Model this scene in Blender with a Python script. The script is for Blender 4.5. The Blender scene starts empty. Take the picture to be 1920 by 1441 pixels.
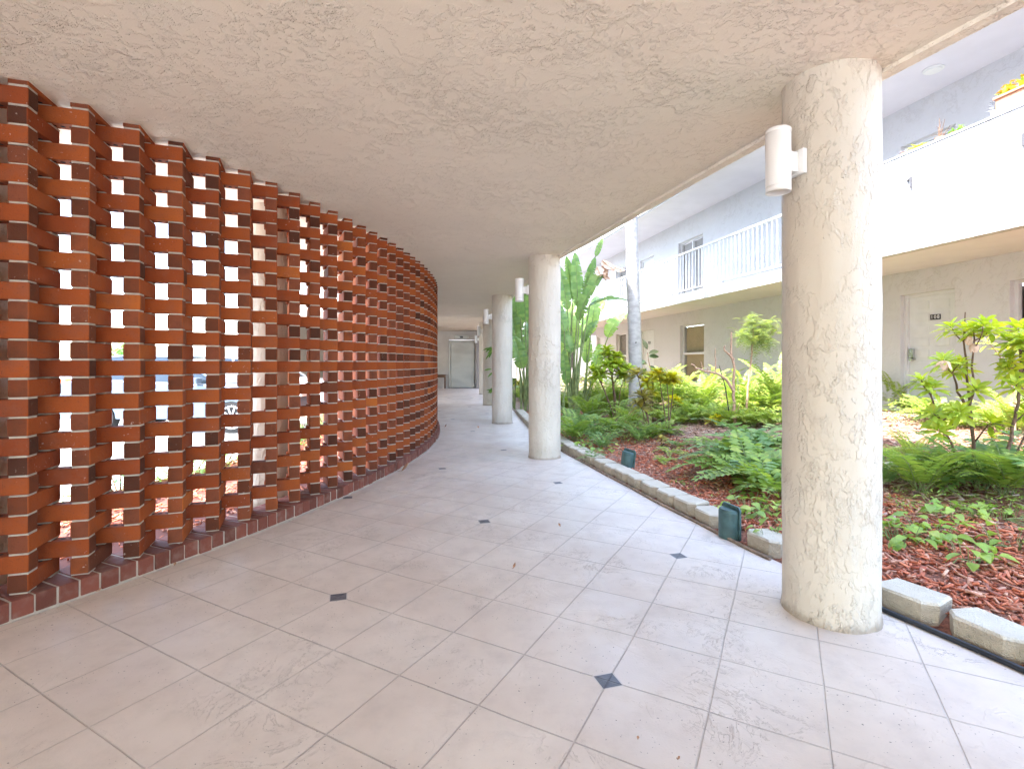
import bpy, math, random
import numpy as np
from mathutils import Vector, Matrix
random.seed(7)
RS = np.random.RandomState(11)
R = math.radians
scene = bpy.context.scene
COL = scene.collection

# ------------------------------------------------------------------ camera
F, CX, HZ, CH = 946.0, 960.0, 681.0, 1.30          # focal (px), centre column, horizon row, eye height
cam_d = bpy.data.cameras.new('camera')
cam_d.sensor_width = 36.0
cam_d.lens = F / 1920 * 36
cam_d.shift_y = -(720.5 - HZ) / 1920
cam_d.clip_start = 0.05
cam_d.clip_end = 900
cam = bpy.data.objects.new('camera', cam_d)
cam.location = (0, 0, CH)
cam.rotation_euler = (R(90), 0, 0)
COL.objects.link(cam)
scene.camera = cam

# ------------------------------------------------------------------ sky, sun, exposure
SUN = Vector((-0.37, -0.20, 0.91)).normalized()
world = bpy.data.worlds.new('World'); scene.world = world; world.use_nodes = True
wt = world.node_tree; wt.nodes.clear()
wo = wt.nodes.new('ShaderNodeOutputWorld'); wb = wt.nodes.new('ShaderNodeBackground')
sky = wt.nodes.new('ShaderNodeTexSky'); sky.sky_type = 'NISHITA'; sky.sun_disc = False
sky.sun_elevation = math.asin(SUN.z); sky.sun_rotation = math.atan2(SUN.x, SUN.y)
sky.air_density = 1.0; sky.dust_density = 1.6; sky.ozone_density = 1.0
wb.inputs['Strength'].default_value = 0.15
wt.links.new(sky.outputs[0], wb.inputs[0]); wt.links.new(wb.outputs[0], wo.inputs[0])
sun_d = bpy.data.lights.new('sun', 'SUN'); sun_d.energy = 2.3; sun_d.angle = R(0.5); sun_d.color = (1, .96, .9)
sun = bpy.data.objects.new('sun', sun_d); COL.objects.link(sun)
sun.rotation_euler = SUN.to_track_quat('Z', 'Y').to_euler()
sun.location = (0, 0, 30)
scene.view_settings.view_transform = 'Standard'
scene.view_settings.look = 'None'
scene.view_settings.gamma = 1
scene.view_settings.use_curve_mapping = False
scene.view_settings.exposure = 3.6
scene.render.engine = 'CYCLES'
cy = scene.cycles
cy.max_bounces = 10; cy.diffuse_bounces = 8; cy.glossy_bounces = 3; cy.transmission_bounces = 4
cy.transparent_max_bounces = 8
cy.use_denoising = True
cy.caustics_reflective = False; cy.caustics_refractive = False

# ------------------------------------------------------------------ materials
MATS = {}
def newmat(name):
    m = bpy.data.materials.new(name); m.use_nodes = True
    nt = m.node_tree; nt.nodes.clear()
    out = nt.nodes.new('ShaderNodeOutputMaterial'); b = nt.nodes.new('ShaderNodeBsdfPrincipled')
    nt.links.new(b.outputs[0], out.inputs[0])
    MATS[name] = m
    return m, nt, b, out
class N:
    """tiny node-graph helper"""
    def __init__(s, nt): s.nt = nt
    def node(s, t, **kw):
        n = s.nt.nodes.new(t)
        for k, v in kw.items(): setattr(n, k, v)
        return n
    def link(s, a, b): s.nt.links.new(a, b)
    def val(s, inp, v):
        if isinstance(v, (int, float)): inp.default_value = v
        elif isinstance(v, tuple): inp.default_value = v if len(v) != 3 or inp.type != 'RGBA' else (*v, 1)
        else: s.link(v, inp)
    def pos(s): return s.node('ShaderNodeNewGeometry').outputs['Position']
    def noise(s, vec, scale, detail=3, rough=.5, dist=0.0):
        n = s.node('ShaderNodeTexNoise'); s.link(vec, n.inputs['Vector'])
        n.inputs['Scale'].default_value = scale; n.inputs['Detail'].default_value = detail
        n.inputs['Roughness'].default_value = rough; n.inputs['Distortion'].default_value = dist
        return n.outputs['Fac']
    def ramp(s, fac, a, b, lo=0.0, hi=1.0):
        n = s.node('ShaderNodeMapRange'); n.interpolation_type = 'SMOOTHSTEP'
        s.val(n.inputs['Value'], fac)
        n.inputs['From Min'].default_value = a; n.inputs['From Max'].default_value = b
        n.inputs['To Min'].default_value = lo; n.inputs['To Max'].default_value = hi
        return n.outputs[0]
    def math(s, op, a, b=0.0, c=0.0):
        n = s.node('ShaderNodeMath', operation=op)
        s.val(n.inputs[0], a); s.val(n.inputs[1], b); s.val(n.inputs[2], c)
        return n.outputs[0]
    def mix(s, fac, a, b):
        n = s.node('ShaderNodeMix', data_type='RGBA')
        s.val(n.inputs[0], fac); s.val(n.inputs[6], a); s.val(n.inputs[7], b)
        return n.outputs[2]
    def bump(s, height, dist, strength=1.0, normal=None):
        n = s.node('ShaderNodeBump'); s.link(height, n.inputs['Height'])
        n.inputs['Distance'].default_value = dist; n.inputs['Strength'].default_value = strength
        if normal is not None: s.link(normal, n.inputs['Normal'])
        return n.outputs[0]
    def rnd(s): return s.node('ShaderNodeNewGeometry').outputs['Random Per Island']

def simple(name, col, rough=.6, metal=0.0, var=.0, spec=.5, nscale=8, bumpd=0.0):
    m, nt, b, o = newmat(name); g = N(nt)
    b.inputs['Roughness'].default_value = rough; b.inputs['Metallic'].default_value = metal
    b.inputs['Specular IOR Level'].default_value = spec
    if var:
        nz = g.noise(g.pos(), nscale, 4)
        c = g.mix(g.ramp(nz, .3, .7), tuple(x * (1 - var) for x in col), tuple(min(1, x * (1 + var)) for x in col))
        g.link(c, b.inputs['Base Color'])
        if bumpd: g.link(g.bump(nz, bumpd), b.inputs['Normal'])
    else: b.inputs['Base Color'].default_value = (*col, 1)
    return m

def stucco(name, col, scale=5.0, depth=.006, cover=(.50, .54), vstretch=(1, 1, 1), stain=.10, speck=.0, ridge=.10):
    m, nt, b, o = newmat(name); g = N(nt)
    p = g.pos()
    mp = g.node('ShaderNodeMapping'); g.link(p, mp.inputs[0]); mp.inputs['Scale'].default_value = vstretch
    v = mp.outputs[0]
    m1 = g.ramp(g.noise(p, scale * .30, 3, .6), .40, .60)
    m2 = g.ramp(g.noise(p, scale * .42, 2), .40, .58)
    s1 = g.ramp(g.noise(v, scale * 1.9, 5, .64, .15), .50, .585)
    s2 = g.ramp(g.noise(v, scale * 4.6, 4, .62, .1), .53, .61)
    pl = g.ramp(g.noise(v, scale * .8, 6, .66, .2), cover[0], cover[1])
    h = g.math('ADD', g.math('MULTIPLY', g.math('MULTIPLY', s1, g.ramp(m1, 0, 1, .15, 1)), .6), g.math('MULTIPLY', g.math('MULTIPLY', s2, m2), .5))
    h = g.math('ADD', h, g.math('MULTIPLY', pl, .35))
    pl2 = s1; mask = m1
    ed = g.math('MULTIPLY', g.math('MULTIPLY', s1, g.math('SUBTRACT', 1.0, s1)), 3.0)
    fine = g.noise(p, 140, 3)
    h = g.math('ADD', h, g.math('MULTIPLY', fine, .10))
    h = g.math('ADD', h, g.math('MULTIPLY', g.noise(p, 2.2, 3), .8))
    g.link(g.bump(h, depth), b.inputs['Normal'])
    big = g.ramp(g.noise(p, .9, 4, .6), .35, .65)
    c = g.mix(big, tuple(x * (1 - stain) for x in col), col)
    e2 = g.math('MULTIPLY', pl2, g.math('SUBTRACT', 1.0, pl2))
    ridge_shade = g.math('MULTIPLY', g.math('MULTIPLY', ed, m1), ridge * 6)  # ridge edges darkened in colour to back up the weak bump shading
    c = g.mix(g.math('MINIMUM', ridge_shade, .5), c, tuple(x * y for x, y in zip(col, (.48, .40, .30))))
    if speck:
        sp = g.ramp(g.noise(p, 60, 2, .5), .70, .74)
        sp = g.math('MULTIPLY', sp, g.ramp(g.noise(p, 3.0, 2), .5, .65))
        c = g.mix(g.math('MULTIPLY', sp, speck), c, (.08, .07, .06))
    if name == 'column_stucco':      # splash dirt round the foot
        sz = g.node('ShaderNodeSeparateXYZ'); g.link(p, sz.inputs[0])
        zf = g.math('ADD', sz.outputs[2], g.math('MULTIPLY', g.math('SUBTRACT', g.noise(p, 14, 4), .5), .10))
        c = g.mix(g.ramp(zf, .005, .05, .65, 0), c, (.22, .17, .12))
        c = g.mix(g.ramp(zf, .03, .30, .18, 0), c, (.34, .28, .20))
    g.link(c, b.inputs['Base Color'])
    b.inputs['Roughness'].default_value = .62
    b.inputs['Specular IOR Level'].default_value = .35
    return m

stucco('ceiling_stucco', (.86, .785, .67), scale=4.8, depth=.0095, stain=.05, ridge=.02)
stucco('column_stucco', (.60, .54, .45), scale=4.6, depth=.009, vstretch=(1, 1, .6), stain=.10, speck=.4, ridge=.03)
stucco('facade_stucco', (.60, .585, .585), scale=2.2, depth=.006, stain=.04, ridge=.03)
stucco('parapet_stucco', (.50, .50, .50), scale=3.0, depth=.008, vstretch=(1, 1, 1.8), stain=.03, ridge=.05)
simple('white_paint', (.66, .66, .66), .45, var=.03)
simple('balcony_concrete', (.26, .26, .25), .85, var=.15)
simple('soffit_paint', (.68, .655, .70), .7, var=.03, nscale=2)
simple('lobby_wall', (.62, .60, .57), .7, var=.06, nscale=2)
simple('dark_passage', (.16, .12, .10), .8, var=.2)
simple('lamp_white', (.74, .73, .71), .38, var=.02)
simple('lamp_glass', (.85, .86, .72), .2)
simple('black_plastic', (.018, .018, .02), .45)
simple('hose_black', (.012, .014, .018), .3, var=.2, nscale=30)
simple('pipe_tan', (.22, .16, .11), .8, var=.3, nscale=20)
simple('green_plastic', (.045, .095, .09), .48, var=.22, nscale=18)
simple('grate_metal', (.10, .11, .13), .5, .6)
simple('chrome', (.6, .6, .6), .25, 1.0)
simple('plate_black', (.02, .015, .015), .5)
simple('plate_white', (.85, .85, .85), .5)
simple('blind_tan', (.50, .43, .29), .6, var=.06, nscale=3)
simple('blind_grey', (.36, .34, .32), .6, var=.08, nscale=3)
simple('window_dark', (.06, .055, .05), .2, var=.2)
simple('numeral', (.11, .11, .12), .5)
simple('wood', (.16, .08, .04), .6, var=.3, nscale=12)
simple('terracotta', (.55, .26, .15), .8, var=.15, nscale=20)
simple('yellow_bloom', (.72, .45, .05), .6, var=.2, nscale=40)
simple('dry_leaf', (.38, .21, .12), .7, var=.3, nscale=60)
simple('dry_pale', (.68, .47, .33), .75, var=.25, nscale=14)
simple('bark_brown', (.16, .095, .06), .85, var=.35, nscale=30, bumpd=.004)
simple('bark_dead', (.38, .25, .17), .8, var=.3, nscale=30, bumpd=.004)
simple('twig_dark', (.05, .04, .035), .8)
simple('stalk_green', (.22, .27, .10), .6, var=.3, nscale=9)
simple('soil_dark', (.05, .035, .025), .95)
simple('mulch_fill', (.13, .045, .032), .95)
simple('tyre', (.015, .015, .016), .8)
simple('rim', (.55, .56, .58), .3, .8)
simple('car_silver', (.10, .14, .19), .3, .3)
simple('car_white', (.75, .76, .78), .3)
simple('car_glass', (.02, .03, .04), .06)
simple('lens_red', (.4, .02, .015), .2)
simple('orange', (.85, .16, .03), .5)
simple('hivis_white', (.85, .85, .82), .5)
simple('grey_succulent', (.36, .38, .42), .7, var=.3, nscale=60)
simple('lobby_trim', (.28, .25, .23), .7)
simple('hole_black', (.012, .008, .006), 1.0)  # near black standing in for the shade inside holes

# brushed steel
m, nt, b, o = newmat('steel'); g = N(nt)
b.inputs['Metallic'].default_value = 1; b.inputs['Base Color'].default_value = (.42, .42, .39, 1)
mp = g.node('ShaderNodeMapping'); g.link(g.pos(), mp.inputs[0]); mp.inputs['Scale'].default_value = (1.2, 1, 3.0)
nz = g.noise(mp.outputs[0], 1.4, 3)
g.link(g.ramp(nz, .3, .7, .42, .58), b.inputs['Roughness'])
mp2 = g.node('ShaderNodeMapping'); g.link(g.pos(), mp2.inputs[0]); mp2.inputs['Scale'].default_value = (140, 1, 1.5)
h = g.math('ADD', g.math('MULTIPLY', g.noise(mp2.outputs[0], 1, 2), .06), nz)
g.link(g.bump(h, .0025), b.inputs['Normal'])

# brick (faces, ends)
def brickmat(name, end):
    m, nt, b, o = newmat(name); g = N(nt)
    r = g.rnd(); p = g.pos()
    cr = g.node('ShaderNodeValToRGB'); g.link(r, cr.inputs[0])
    e = cr.color_ramp; e.interpolation = 'LINEAR'
    if end:
        cols = [(0, (.065, .022, .012)), (.25, (.11, .032, .015)), (.55, (.16, .044, .018)), (.85, (.20, .060, .030)), (1, (.26, .066, .020))]
    else:
        cols = [(0, (.22, .046, .013)), (.3, (.27, .060, .015)), (.6, (.30, .070, .017)), (.90, (.32, .082, .020)), (.96, (.42, .12, .024)), (.985, (.15, .042, .018)), (1, (.12, .042, .024))]
    for k, (q, c) in enumerate(cols):
        el = e.elements[k] if k < 2 else e.elements.new(q)
        el.position = q; el.color = (*c, 1)
    c = cr.outputs[0]
    n1 = g.noise(p, 9, 4, .6)
    c = g.mix(g.ramp(n1, .42, .75, 0, .45), c, (.20, .075, .045) if not end else (.06, .03, .02))
    sp = g.ramp(g.noise(p, 170, 2), .64, .70)
    c = g.mix(g.math('MULTIPLY', sp, .7), c, (.10, .030, .02))
    ef = g.math('MULTIPLY', g.ramp(g.noise(p, 55, 3), .66, .74), g.ramp(g.noise(p, 2.6, 2), .50, .66))
    c = g.mix(g.math('MULTIPLY', ef, .6), c, (.55, .47, .42))
    g.link(c, b.inputs['Base Color'])
    b.inputs['Roughness'].default_value = .85
    b.inputs['Specular IOR Level'].default_value = .25
    h = g.math('ADD', g.noise(p, 130, 3), g.math('MULTIPLY', g.noise(p, 22, 3), 1.5))
    g.link(g.bump(h, .0022), b.inputs['Normal'])
brickmat('brick_face', False); brickmat('brick_end', True)
m, nt, b, o = newmat('brick_sill'); g = N(nt)
p = g.pos(); r = g.rnd()
c = g.mix(r, (.12, .034, .022), (.22, .064, .042))
c = g.mix(g.ramp(g.noise(p, 14, 4), .45, .75, 0, .5), c, (.24, .16, .13))
g.link(c, b.inputs['Base Color']); b.inputs['Roughness'].default_value = .85
g.link(g.bump(g.noise(p, 60, 4), .003), b.inputs['Normal'])
m, nt, b, o = newmat('mortar'); g = N(nt); p = g.pos()
g.link(g.mix(g.noise(p, 30, 4), (.30, .265, .225), (.52, .47, .40)), b.inputs['Base Color'])
b.inputs['Roughness'].default_value = .95; g.link(g.bump(g.noise(p, 90, 4), .004), b.inputs['Normal'])

# walkway deck: textured coating, tooled grid, slate diamonds
m, nt, b, o = newmat('walkway_deck'); g = N(nt); p = g.pos()
T = .3825; ang = R(28.6); D0 = (.394, 2.07)
sx = g.node('ShaderNodeSeparateXYZ'); g.link(p, sx.inputs[0])
X = g.math('SUBTRACT', sx.outputs[0], D0[0]); Y = g.math('SUBTRACT', sx.outputs[1], D0[1])
wob = g.math('MULTIPLY', g.math('SUBTRACT', g.noise(p, 1.3, 2), .5), .02)
a = g.math('DIVIDE', g.math('ADD', g.math('ADD', g.math('MULTIPLY', X, math.cos(ang)), g.math('MULTIPLY', Y, -math.sin(ang))), wob), T * 1.012)
c_ = g.math('DIVIDE', g.math('ADD', g.math('ADD', g.math('MULTIPLY', X, math.sin(ang)), g.math('MULTIPLY', Y, math.cos(ang))), wob), T)
def near(v, period):   # distance to the nearest multiple of period
    q = g.math('DIVIDE', v, period)
    return g.math('MULTIPLY', g.math('ABSOLUTE', g.math('SUBTRACT', q, g.math('ROUND', q))), period)
la = near(a, 1.0); lb = near(c_, 1.0)
ga = g.ramp(la, .004, .011, 1, 0); gb = g.ramp(lb, .004, .011, 1, 0)
dd = g.math('ADD', near(a, 4.0), near(c_, 4.0))
dia = g.ramp(dd, .150, .156, 1, 0)
diae = g.ramp(dd, .165, .18, 1, 0)
groove = g.math('MAXIMUM', ga, gb)
base = g.mix(g.ramp(g.noise(p, 1.1, 4, .6), .3, .7), (.60, .515, .44), (.70, .625, .545))
base = g.mix(g.ramp(g.noise(p, 7, 5, .7), .4, .8, 0, .35), base, (.43, .37, .325))
# stripes of small black specks and scuffs
sp = g.ramp(g.noise(p, 85, 1, .4), .725, .745)
sp = g.math('MULTIPLY', sp, g.ramp(g.noise(p, 2.4, 3), .42, .56))
base = g.mix(g.math('MULTIPLY', sp, .8), base, (.10, .085, .075))
st = g.noise(p, 2.6, 6, .7, 2.0)
stl = g.ramp(g.math('ABSOLUTE', g.math('SUBTRACT', st, .5)), .0, .010, 1, 0)
stl = g.math('MULTIPLY', stl, g.ramp(g.noise(p, 1.7, 2), .50, .60))
gc = g.mix(g.noise(p, 1.6, 3), (.12, .08, .06), (.40, .34, .29))
gc = g.mix(g.ramp(ga, .1, .5, 0, .55), gc, (.50, .45, .40))
fade = g.math('MULTIPLY', g.ramp(g.noise(p, .8, 2), .35, .5, .45, 1.0), groove)
colr = g.mix(g.math('MULTIPLY', fade, .52), base, gc)
colr = g.mix(g.math('MULTIPLY', stl, .30), colr, (.25, .19, .15))
colr = g.mix(diae, colr, (.52, .47, .43))
colr = g.mix(dia, colr, g.mix(g.noise(p, 40, 4), (.055, .06, .075), (.16, .16, .18)))
# faint compass medallion near the lift
mx = g.math('SUBTRACT', sx.outputs[0], -1.95); my = g.math('SUBTRACT', sx.outputs[1], 19.0)
rr = g.math('SQRT', g.math('ADD', g.math('MULTIPLY', mx, mx), g.math('MULTIPLY', my, my)))
ring = g.ramp(g.math('ABSOLUTE', g.math('SUBTRACT', rr, .95)), .03, .08, 1, 0)
ring = g.math('MAXIMUM', ring, g.ramp(g.math('ABSOLUTE', g.math('SUBTRACT', rr, .45)), .03, .07, .7, 0))
colr = g.mix(g.math('MULTIPLY', ring, .55), colr, (.16, .15, .15))
g.link(colr, b.inputs['Base Color'])
hh = g.math('MULTIPLY', groove, -1.0)
pl = g.ramp(g.noise(p, 5.5, 5, .62, 1.4), .52, .56)
hh = g.math('ADD', hh, g.math('MULTIPLY', g.math('MULTIPLY', pl, g.ramp(g.noise(p, 2.2, 2), .42, .62)), .30))
hh = g.math('ADD', hh, g.math('MULTIPLY', stl, .35))
hh = g.math('ADD', hh, g.math('MULTIPLY', g.noise(p, 120, 3), .18))
g.link(g.bump(hh, .0035), b.inputs['Normal'])
g.link(g.ramp(g.noise(p, 3.5, 4), .3, .7, .32, .60), b.inputs['Roughness'])
b.inputs['Specular IOR Level'].default_value = .45

# ground materials
m, nt, b, o = newmat('garden_soil'); g = N(nt); p = g.pos()
sx = g.node('ShaderNodeSeparateXYZ'); g.link(p, sx.inputs[0])
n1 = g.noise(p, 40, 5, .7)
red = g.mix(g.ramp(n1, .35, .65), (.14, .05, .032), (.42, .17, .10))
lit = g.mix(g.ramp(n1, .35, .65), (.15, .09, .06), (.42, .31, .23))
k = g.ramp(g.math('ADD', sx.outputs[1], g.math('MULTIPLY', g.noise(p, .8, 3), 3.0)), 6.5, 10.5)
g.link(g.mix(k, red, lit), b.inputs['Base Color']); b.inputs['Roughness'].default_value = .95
g.link(g.bump(n1, .03), b.inputs['Normal'])
def chipmat(name, cols):
    m, nt, b, o = newmat(name); g = N(nt)
    cr = g.node('ShaderNodeValToRGB'); g.link(g.rnd(), cr.inputs[0]); e = cr.color_ramp
    for k, c in enumerate(cols):
        q = k / (len(cols) - 1)
        el = e.elements[k] if k < 2 else e.elements.new(q)
        el.position = q; el.color = (*c, 1)
    c = g.mix(g.ramp(g.noise(g.pos(), 90, 3), .4, .8, 0, .5), cr.outputs[0], tuple(x * .5 for x in cols[0]))
    g.link(c, b.inputs['Base Color']); b.inputs['Roughness'].default_value = .8
chipmat('mulch_red', [(.36, .085, .042), (.55, .155, .07), (.64, .22, .11), (.38, .14, .08), (.70, .42, .28), (.22, .06, .035)])
chipmat('litter', [(.22, .11, .08), (.45, .30, .21), (.30, .15, .11), (.55, .42, .33), (.16, .08, .06)])
m, nt, b, o = newmat('edging_concrete'); g = N(nt); p = g.pos()
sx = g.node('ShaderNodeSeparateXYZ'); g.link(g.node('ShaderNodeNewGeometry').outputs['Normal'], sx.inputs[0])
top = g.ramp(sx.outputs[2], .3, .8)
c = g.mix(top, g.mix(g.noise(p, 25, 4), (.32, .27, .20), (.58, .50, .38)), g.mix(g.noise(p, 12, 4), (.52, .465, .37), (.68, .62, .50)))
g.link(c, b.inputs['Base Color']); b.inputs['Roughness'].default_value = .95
g.link(g.bump(g.math('ADD', g.noise(p, 40, 5, .7), g.noise(p, 150, 2)), .012), b.inputs['Normal'])
m, nt, b, o = newmat('parking_paving'); g = N(nt); p = g.pos()
g.link(g.mix(g.noise(p, .7, 5), (.46, .46, .45), (.60, .60, .58)), b.inputs['Base Color']); b.inputs['Roughness'].default_value = .9
g.link(g.bump(g.noise(p, 80, 3), .005), b.inputs['Normal'])

def leafmat(name, c1, c2, c3=None, trans=.35, rough=.42, vein=0.0):
    m, nt, b, o = newmat(name); g = N(nt); r = g.rnd(); p = g.pos()
    c = g.mix(r, c1, c2)
    oi = g.node('ShaderNodeObjectInfo').outputs['Random']
    if c3: c = g.mix(g.ramp(g.math('FRACT', g.math('MULTIPLY', g.math('ADD', r, g.math('MULTIPLY', oi, .37)), 7.31)), .86, .98, 0, .8), c, c3)
    c = g.mix(g.ramp(g.noise(p, 14, 3), .3, .75, 0, .35), c, tuple(x * .55 for x in c1))
    g.link(c, b.inputs['Base Color']); b.inputs['Roughness'].default_value = rough
    b.inputs['Specular IOR Level'].default_value = .4
    t = g.node('ShaderNodeBsdfTranslucent')
    hs = g.node('ShaderNodeHueSaturation'); g.link(c, hs.inputs['Color']); hs.inputs['Value'].default_value = 1.5; hs.inputs['Saturation'].default_value = 1.1; hs.inputs['Hue'].default_value = .485
    g.link(hs.outputs[0], t.inputs[0])
    mx = g.node('ShaderNodeMixShader'); mx.inputs[0].default_value = trans
    g.link(b.outputs[0], mx.inputs[1]); g.link(t.outputs[0], mx.inputs[2]); g.link(mx.outputs[0], o.inputs[0])
    return m
leafmat('fern_green', (.19, .31, .06), (.31, .44, .08), (.46, .53, .11))
leafmat('fern_blue', (.14, .27, .09), (.25, .38, .12), (.36, .46, .12))
leafmat('fern_lime', (.25, .37, .08), (.38, .50, .10), (.55, .56, .14))
leafmat('shrub_lime', (.30, .44, .06), (.50, .58, .07), (.64, .62, .09), .45)
leafmat('croton', (.40, .44, .05), (.62, .58, .06), (.70, .55, .07), .5)
#leafmat('croton', (0.155, 0.248, 0.046), (0.527, 0.527, 0.046), (0.620, 0.589, 0.046))
leafmat('croton_dark', (.30, .27, .09), (.52, .48, .10), (.62, .56, .09), .45)
#leafmat('croton_dark', (0.155, 0.139, 0.062), (0.341, 0.310, 0.078), (0.589, 0.465, 0.078))
leafmat('banana', (.15, .28, .08), (.27, .40, .11), None, .35, .35)
leafmat('banana_pale', (0.248, 0.434, 0.093), (0.403, 0.558, 0.139), None, .35, .35)
leafmat('pothos', (.22, .38, .07), (.38, .52, .10), (.55, .58, .14))
leafmat('dark_leaf', (0.039, 0.109, 0.046), (0.093, 0.186, 0.070), (0.186, 0.310, 0.078))
leafmat('rubber_leaf', (.04, .10, .04), (.10, .07, .05), None)
leafmat('feathery', (.18, .27, .08), (.27, .33, .09), (.34, .36, .07))
#(0.310, 0.403, 0.155), (0.496, 0.496, 0.139), (0.558, 0.527, 0.093))
leafmat('hedge', (0.078, 0.186, 0.046), (0.186, 0.341, 0.062), (0.341, 0.496, 0.093))
leafmat('palm_leaf', (0.078, 0.186, 0.046), (0.155, 0.279, 0.062), None)
m, nt, b, o = newmat('palm_bark'); g = N(nt); p = g.pos()
mp = g.node('ShaderNodeMapping'); g.link(p, mp.inputs[0]); mp.inputs['Scale'].default_value = (4, 4, 7)
nz = g.noise(mp.outputs[0], 1.6, 5, .6)
c = g.mix(g.ramp(nz, .35, .65), (.34, .325, .31), (.46, .44, .42))
sp = g.ramp(g.noise(p, 14, 2), .70, .74)
c = g.mix(sp, c, (.07, .06, .055))
g.link(c, b.inputs['Base Color']); b.inputs['Roughness'].default_value = .9; g.link(g.bump(nz, .004), b.inputs['Normal'])

# ------------------------------------------------------------------ mesh helpers
class MB:
    def __init__(s): s.v = []; s.f = []; s.m = []; s.n = 0; s.smooth = []
    def add(s, verts, faces, mat=0, smooth=False):
        o = s.n
        s.v.extend([tuple(q) for q in verts]); s.n += len(verts)
        for f in faces:
            s.f.append(tuple(i + o for i in f)); s.m.append(mat); s.smooth.append(smooth)
    def box(s, c, size, rz=0.0, mat=0, M=None):
        hx, hy, hz = size[0] / 2, size[1] / 2, size[2] / 2
        vs = [Vector((x, y, z)) for x in (-hx, hx) for y in (-hy, hy) for z in (-hz, hz)]
        Mx = (M if M is not None else Matrix.Rotation(rz, 3, 'Z'))
        vs = [Mx @ q + Vector(c) for q in vs]
        s.add(vs, [(0, 1, 3, 2), (4, 6, 7, 5), (0, 4, 5, 1), (2, 3, 7, 6), (0, 2, 6, 4), (1, 5, 7, 3)], mat)
    def tube(s, pts, rad, n=8, mat=0, cap=True):
        pts = [Vector(q) for q in pts]; k = len(pts)
        if not hasattr(rad, '__len__'): rad = [rad] * k
        ref = Vector((0.13, .07, 1)).normalized(); rings = []
        for i in range(k):
            d = (pts[min(i + 1, k - 1)] - pts[max(i - 1, 0)]).normalized()
            if abs(d.dot(ref)) > .95: rf = Vector((1, 0, 0))
            else: rf = ref
            a = d.cross(rf).normalized(); b = d.cross(a).normalized()
            rings.append([pts[i] + (a * math.cos(2 * math.pi * j / n) + b * math.sin(2 * math.pi * j / n)) * rad[i] for j in range(n)])
        vs = [q for r_ in rings for q in r_]
        fs = [(i * n + j, i * n + (j + 1) % n, (i + 1) * n + (j + 1) % n, (i + 1) * n + j) for i in range(k - 1) for j in range(n)]
        s.add(vs, fs, mat, True)
        if cap:
            s.add(rings[0], [tuple(range(n))], mat); s.add(rings[-1], [tuple(reversed(range(n)))], mat)
    def poly(s, pts, z0, z1, mat=0):
        """prism over a 2D outline"""
        n = len(pts)
        vs = [(x, y, z0) for x, y in pts] + [(x, y, z1) for x, y in pts]
        s.add(vs, [tuple(reversed(range(n))), tuple(range(n, 2 * n))] + [(i, (i + 1) % n, n + (i + 1) % n, n + i) for i in range(n)], mat)
    def leaf(s, base, d, up, L, W, droop=.3, fold=.15, mat=0, seg=4, tipw=.0, wmax=.45):
        d = Vector(d).normalized(); up = Vector(up)
        side = d.cross(up)
        if side.length < 1e-3: side = d.cross(Vector((1, 0, 0)))
        side.normalize(); nrm = side.cross(d).normalized()
        p = Vector(base); vs = []; cd = d.copy(); st = L / seg
        for i in range(seg + 1):
            t = i / seg
            w = W * .5 * max(0.04, math.sin(math.pi * min(1, max(0, t ** (math.log(.5) / math.log(wmax)))))) 
            if i == seg: w = W * tipw
            vs += [p - side * w + nrm * w * fold * 2, p.copy(), p + side * w + nrm * w * fold * 2]
            cd = (cd - nrm * (droop / seg) * 1.0 + Vector((0, 0, -droop / seg * .3))).normalized()
            nrm = side.cross(cd).normalized()
            p = p + cd * st
        fs = []
        for i in range(seg):
            a = 3 * i
            fs += [(a, a + 1, a + 4, a + 3), (a + 1, a + 2, a + 5, a + 4)]
        s.add(vs, fs, mat, True)
    def build(s, name, mats, parent=None, bevel=0.0):
        me = bpy.data.meshes.new(name)
        me.from_pydata(s.v, [], s.f)
        if isinstance(mats, str): mats = [mats]
        for q in mats: me.materials.append(MATS[q])
        me.polygons.foreach_set('material_index', s.m)
        me.polygons.foreach_set('use_smooth', s.smooth)
        me.update()
        ob = bpy.data.objects.new(name, me); COL.objects.link(ob)
        if parent is not None: ob.parent = parent
        if bevel:
            md = ob.modifiers.new('bevel', 'BEVEL'); md.width = bevel; md.segments = 2; md.limit_method = 'ANGLE'
        return ob
def tag(o, label=None, cat=None, group=None, kind=None):
    if label: o['label'] = label
    if cat: o['category'] = cat
    if group: o['group'] = group
    if kind: o['kind'] = kind
    return o
def thing(name, label, cat, loc=(0, 0, 0), rz=0.0, group=None, scale=1.0):
    o = bpy.data.objects.new(name, None); COL.objects.link(o); o.empty_display_size = .1
    o.location = loc; o.rotation_euler = (0, 0, rz); o.scale = (scale,) * 3
    return tag(o, label, cat, group)
def copy_tree(o, parent=None):
    c = o.copy(); COL.objects.link(c)
    if parent is not None: c.parent = parent
    for ch in [q for q in bpy.data.objects if q.parent == o]: copy_tree(ch, c)
    return c
def interp(tab, y):
    ys = [q[0] for q in tab]; xs = [q[1] for q in tab]
    return float(np.interp(y, ys, xs))
def ordinal(n):
    return ['first', 'second', 'third', 'fourth', 'fifth', 'sixth', 'seventh', 'eighth', 'ninth', 'tenth', 'eleventh', 'twelfth', 'thirteenth', 'fourteenth', 'fifteenth', 'sixteenth', 'seventeenth', 'eighteenth', 'nineteenth', 'twentieth'][n]

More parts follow.
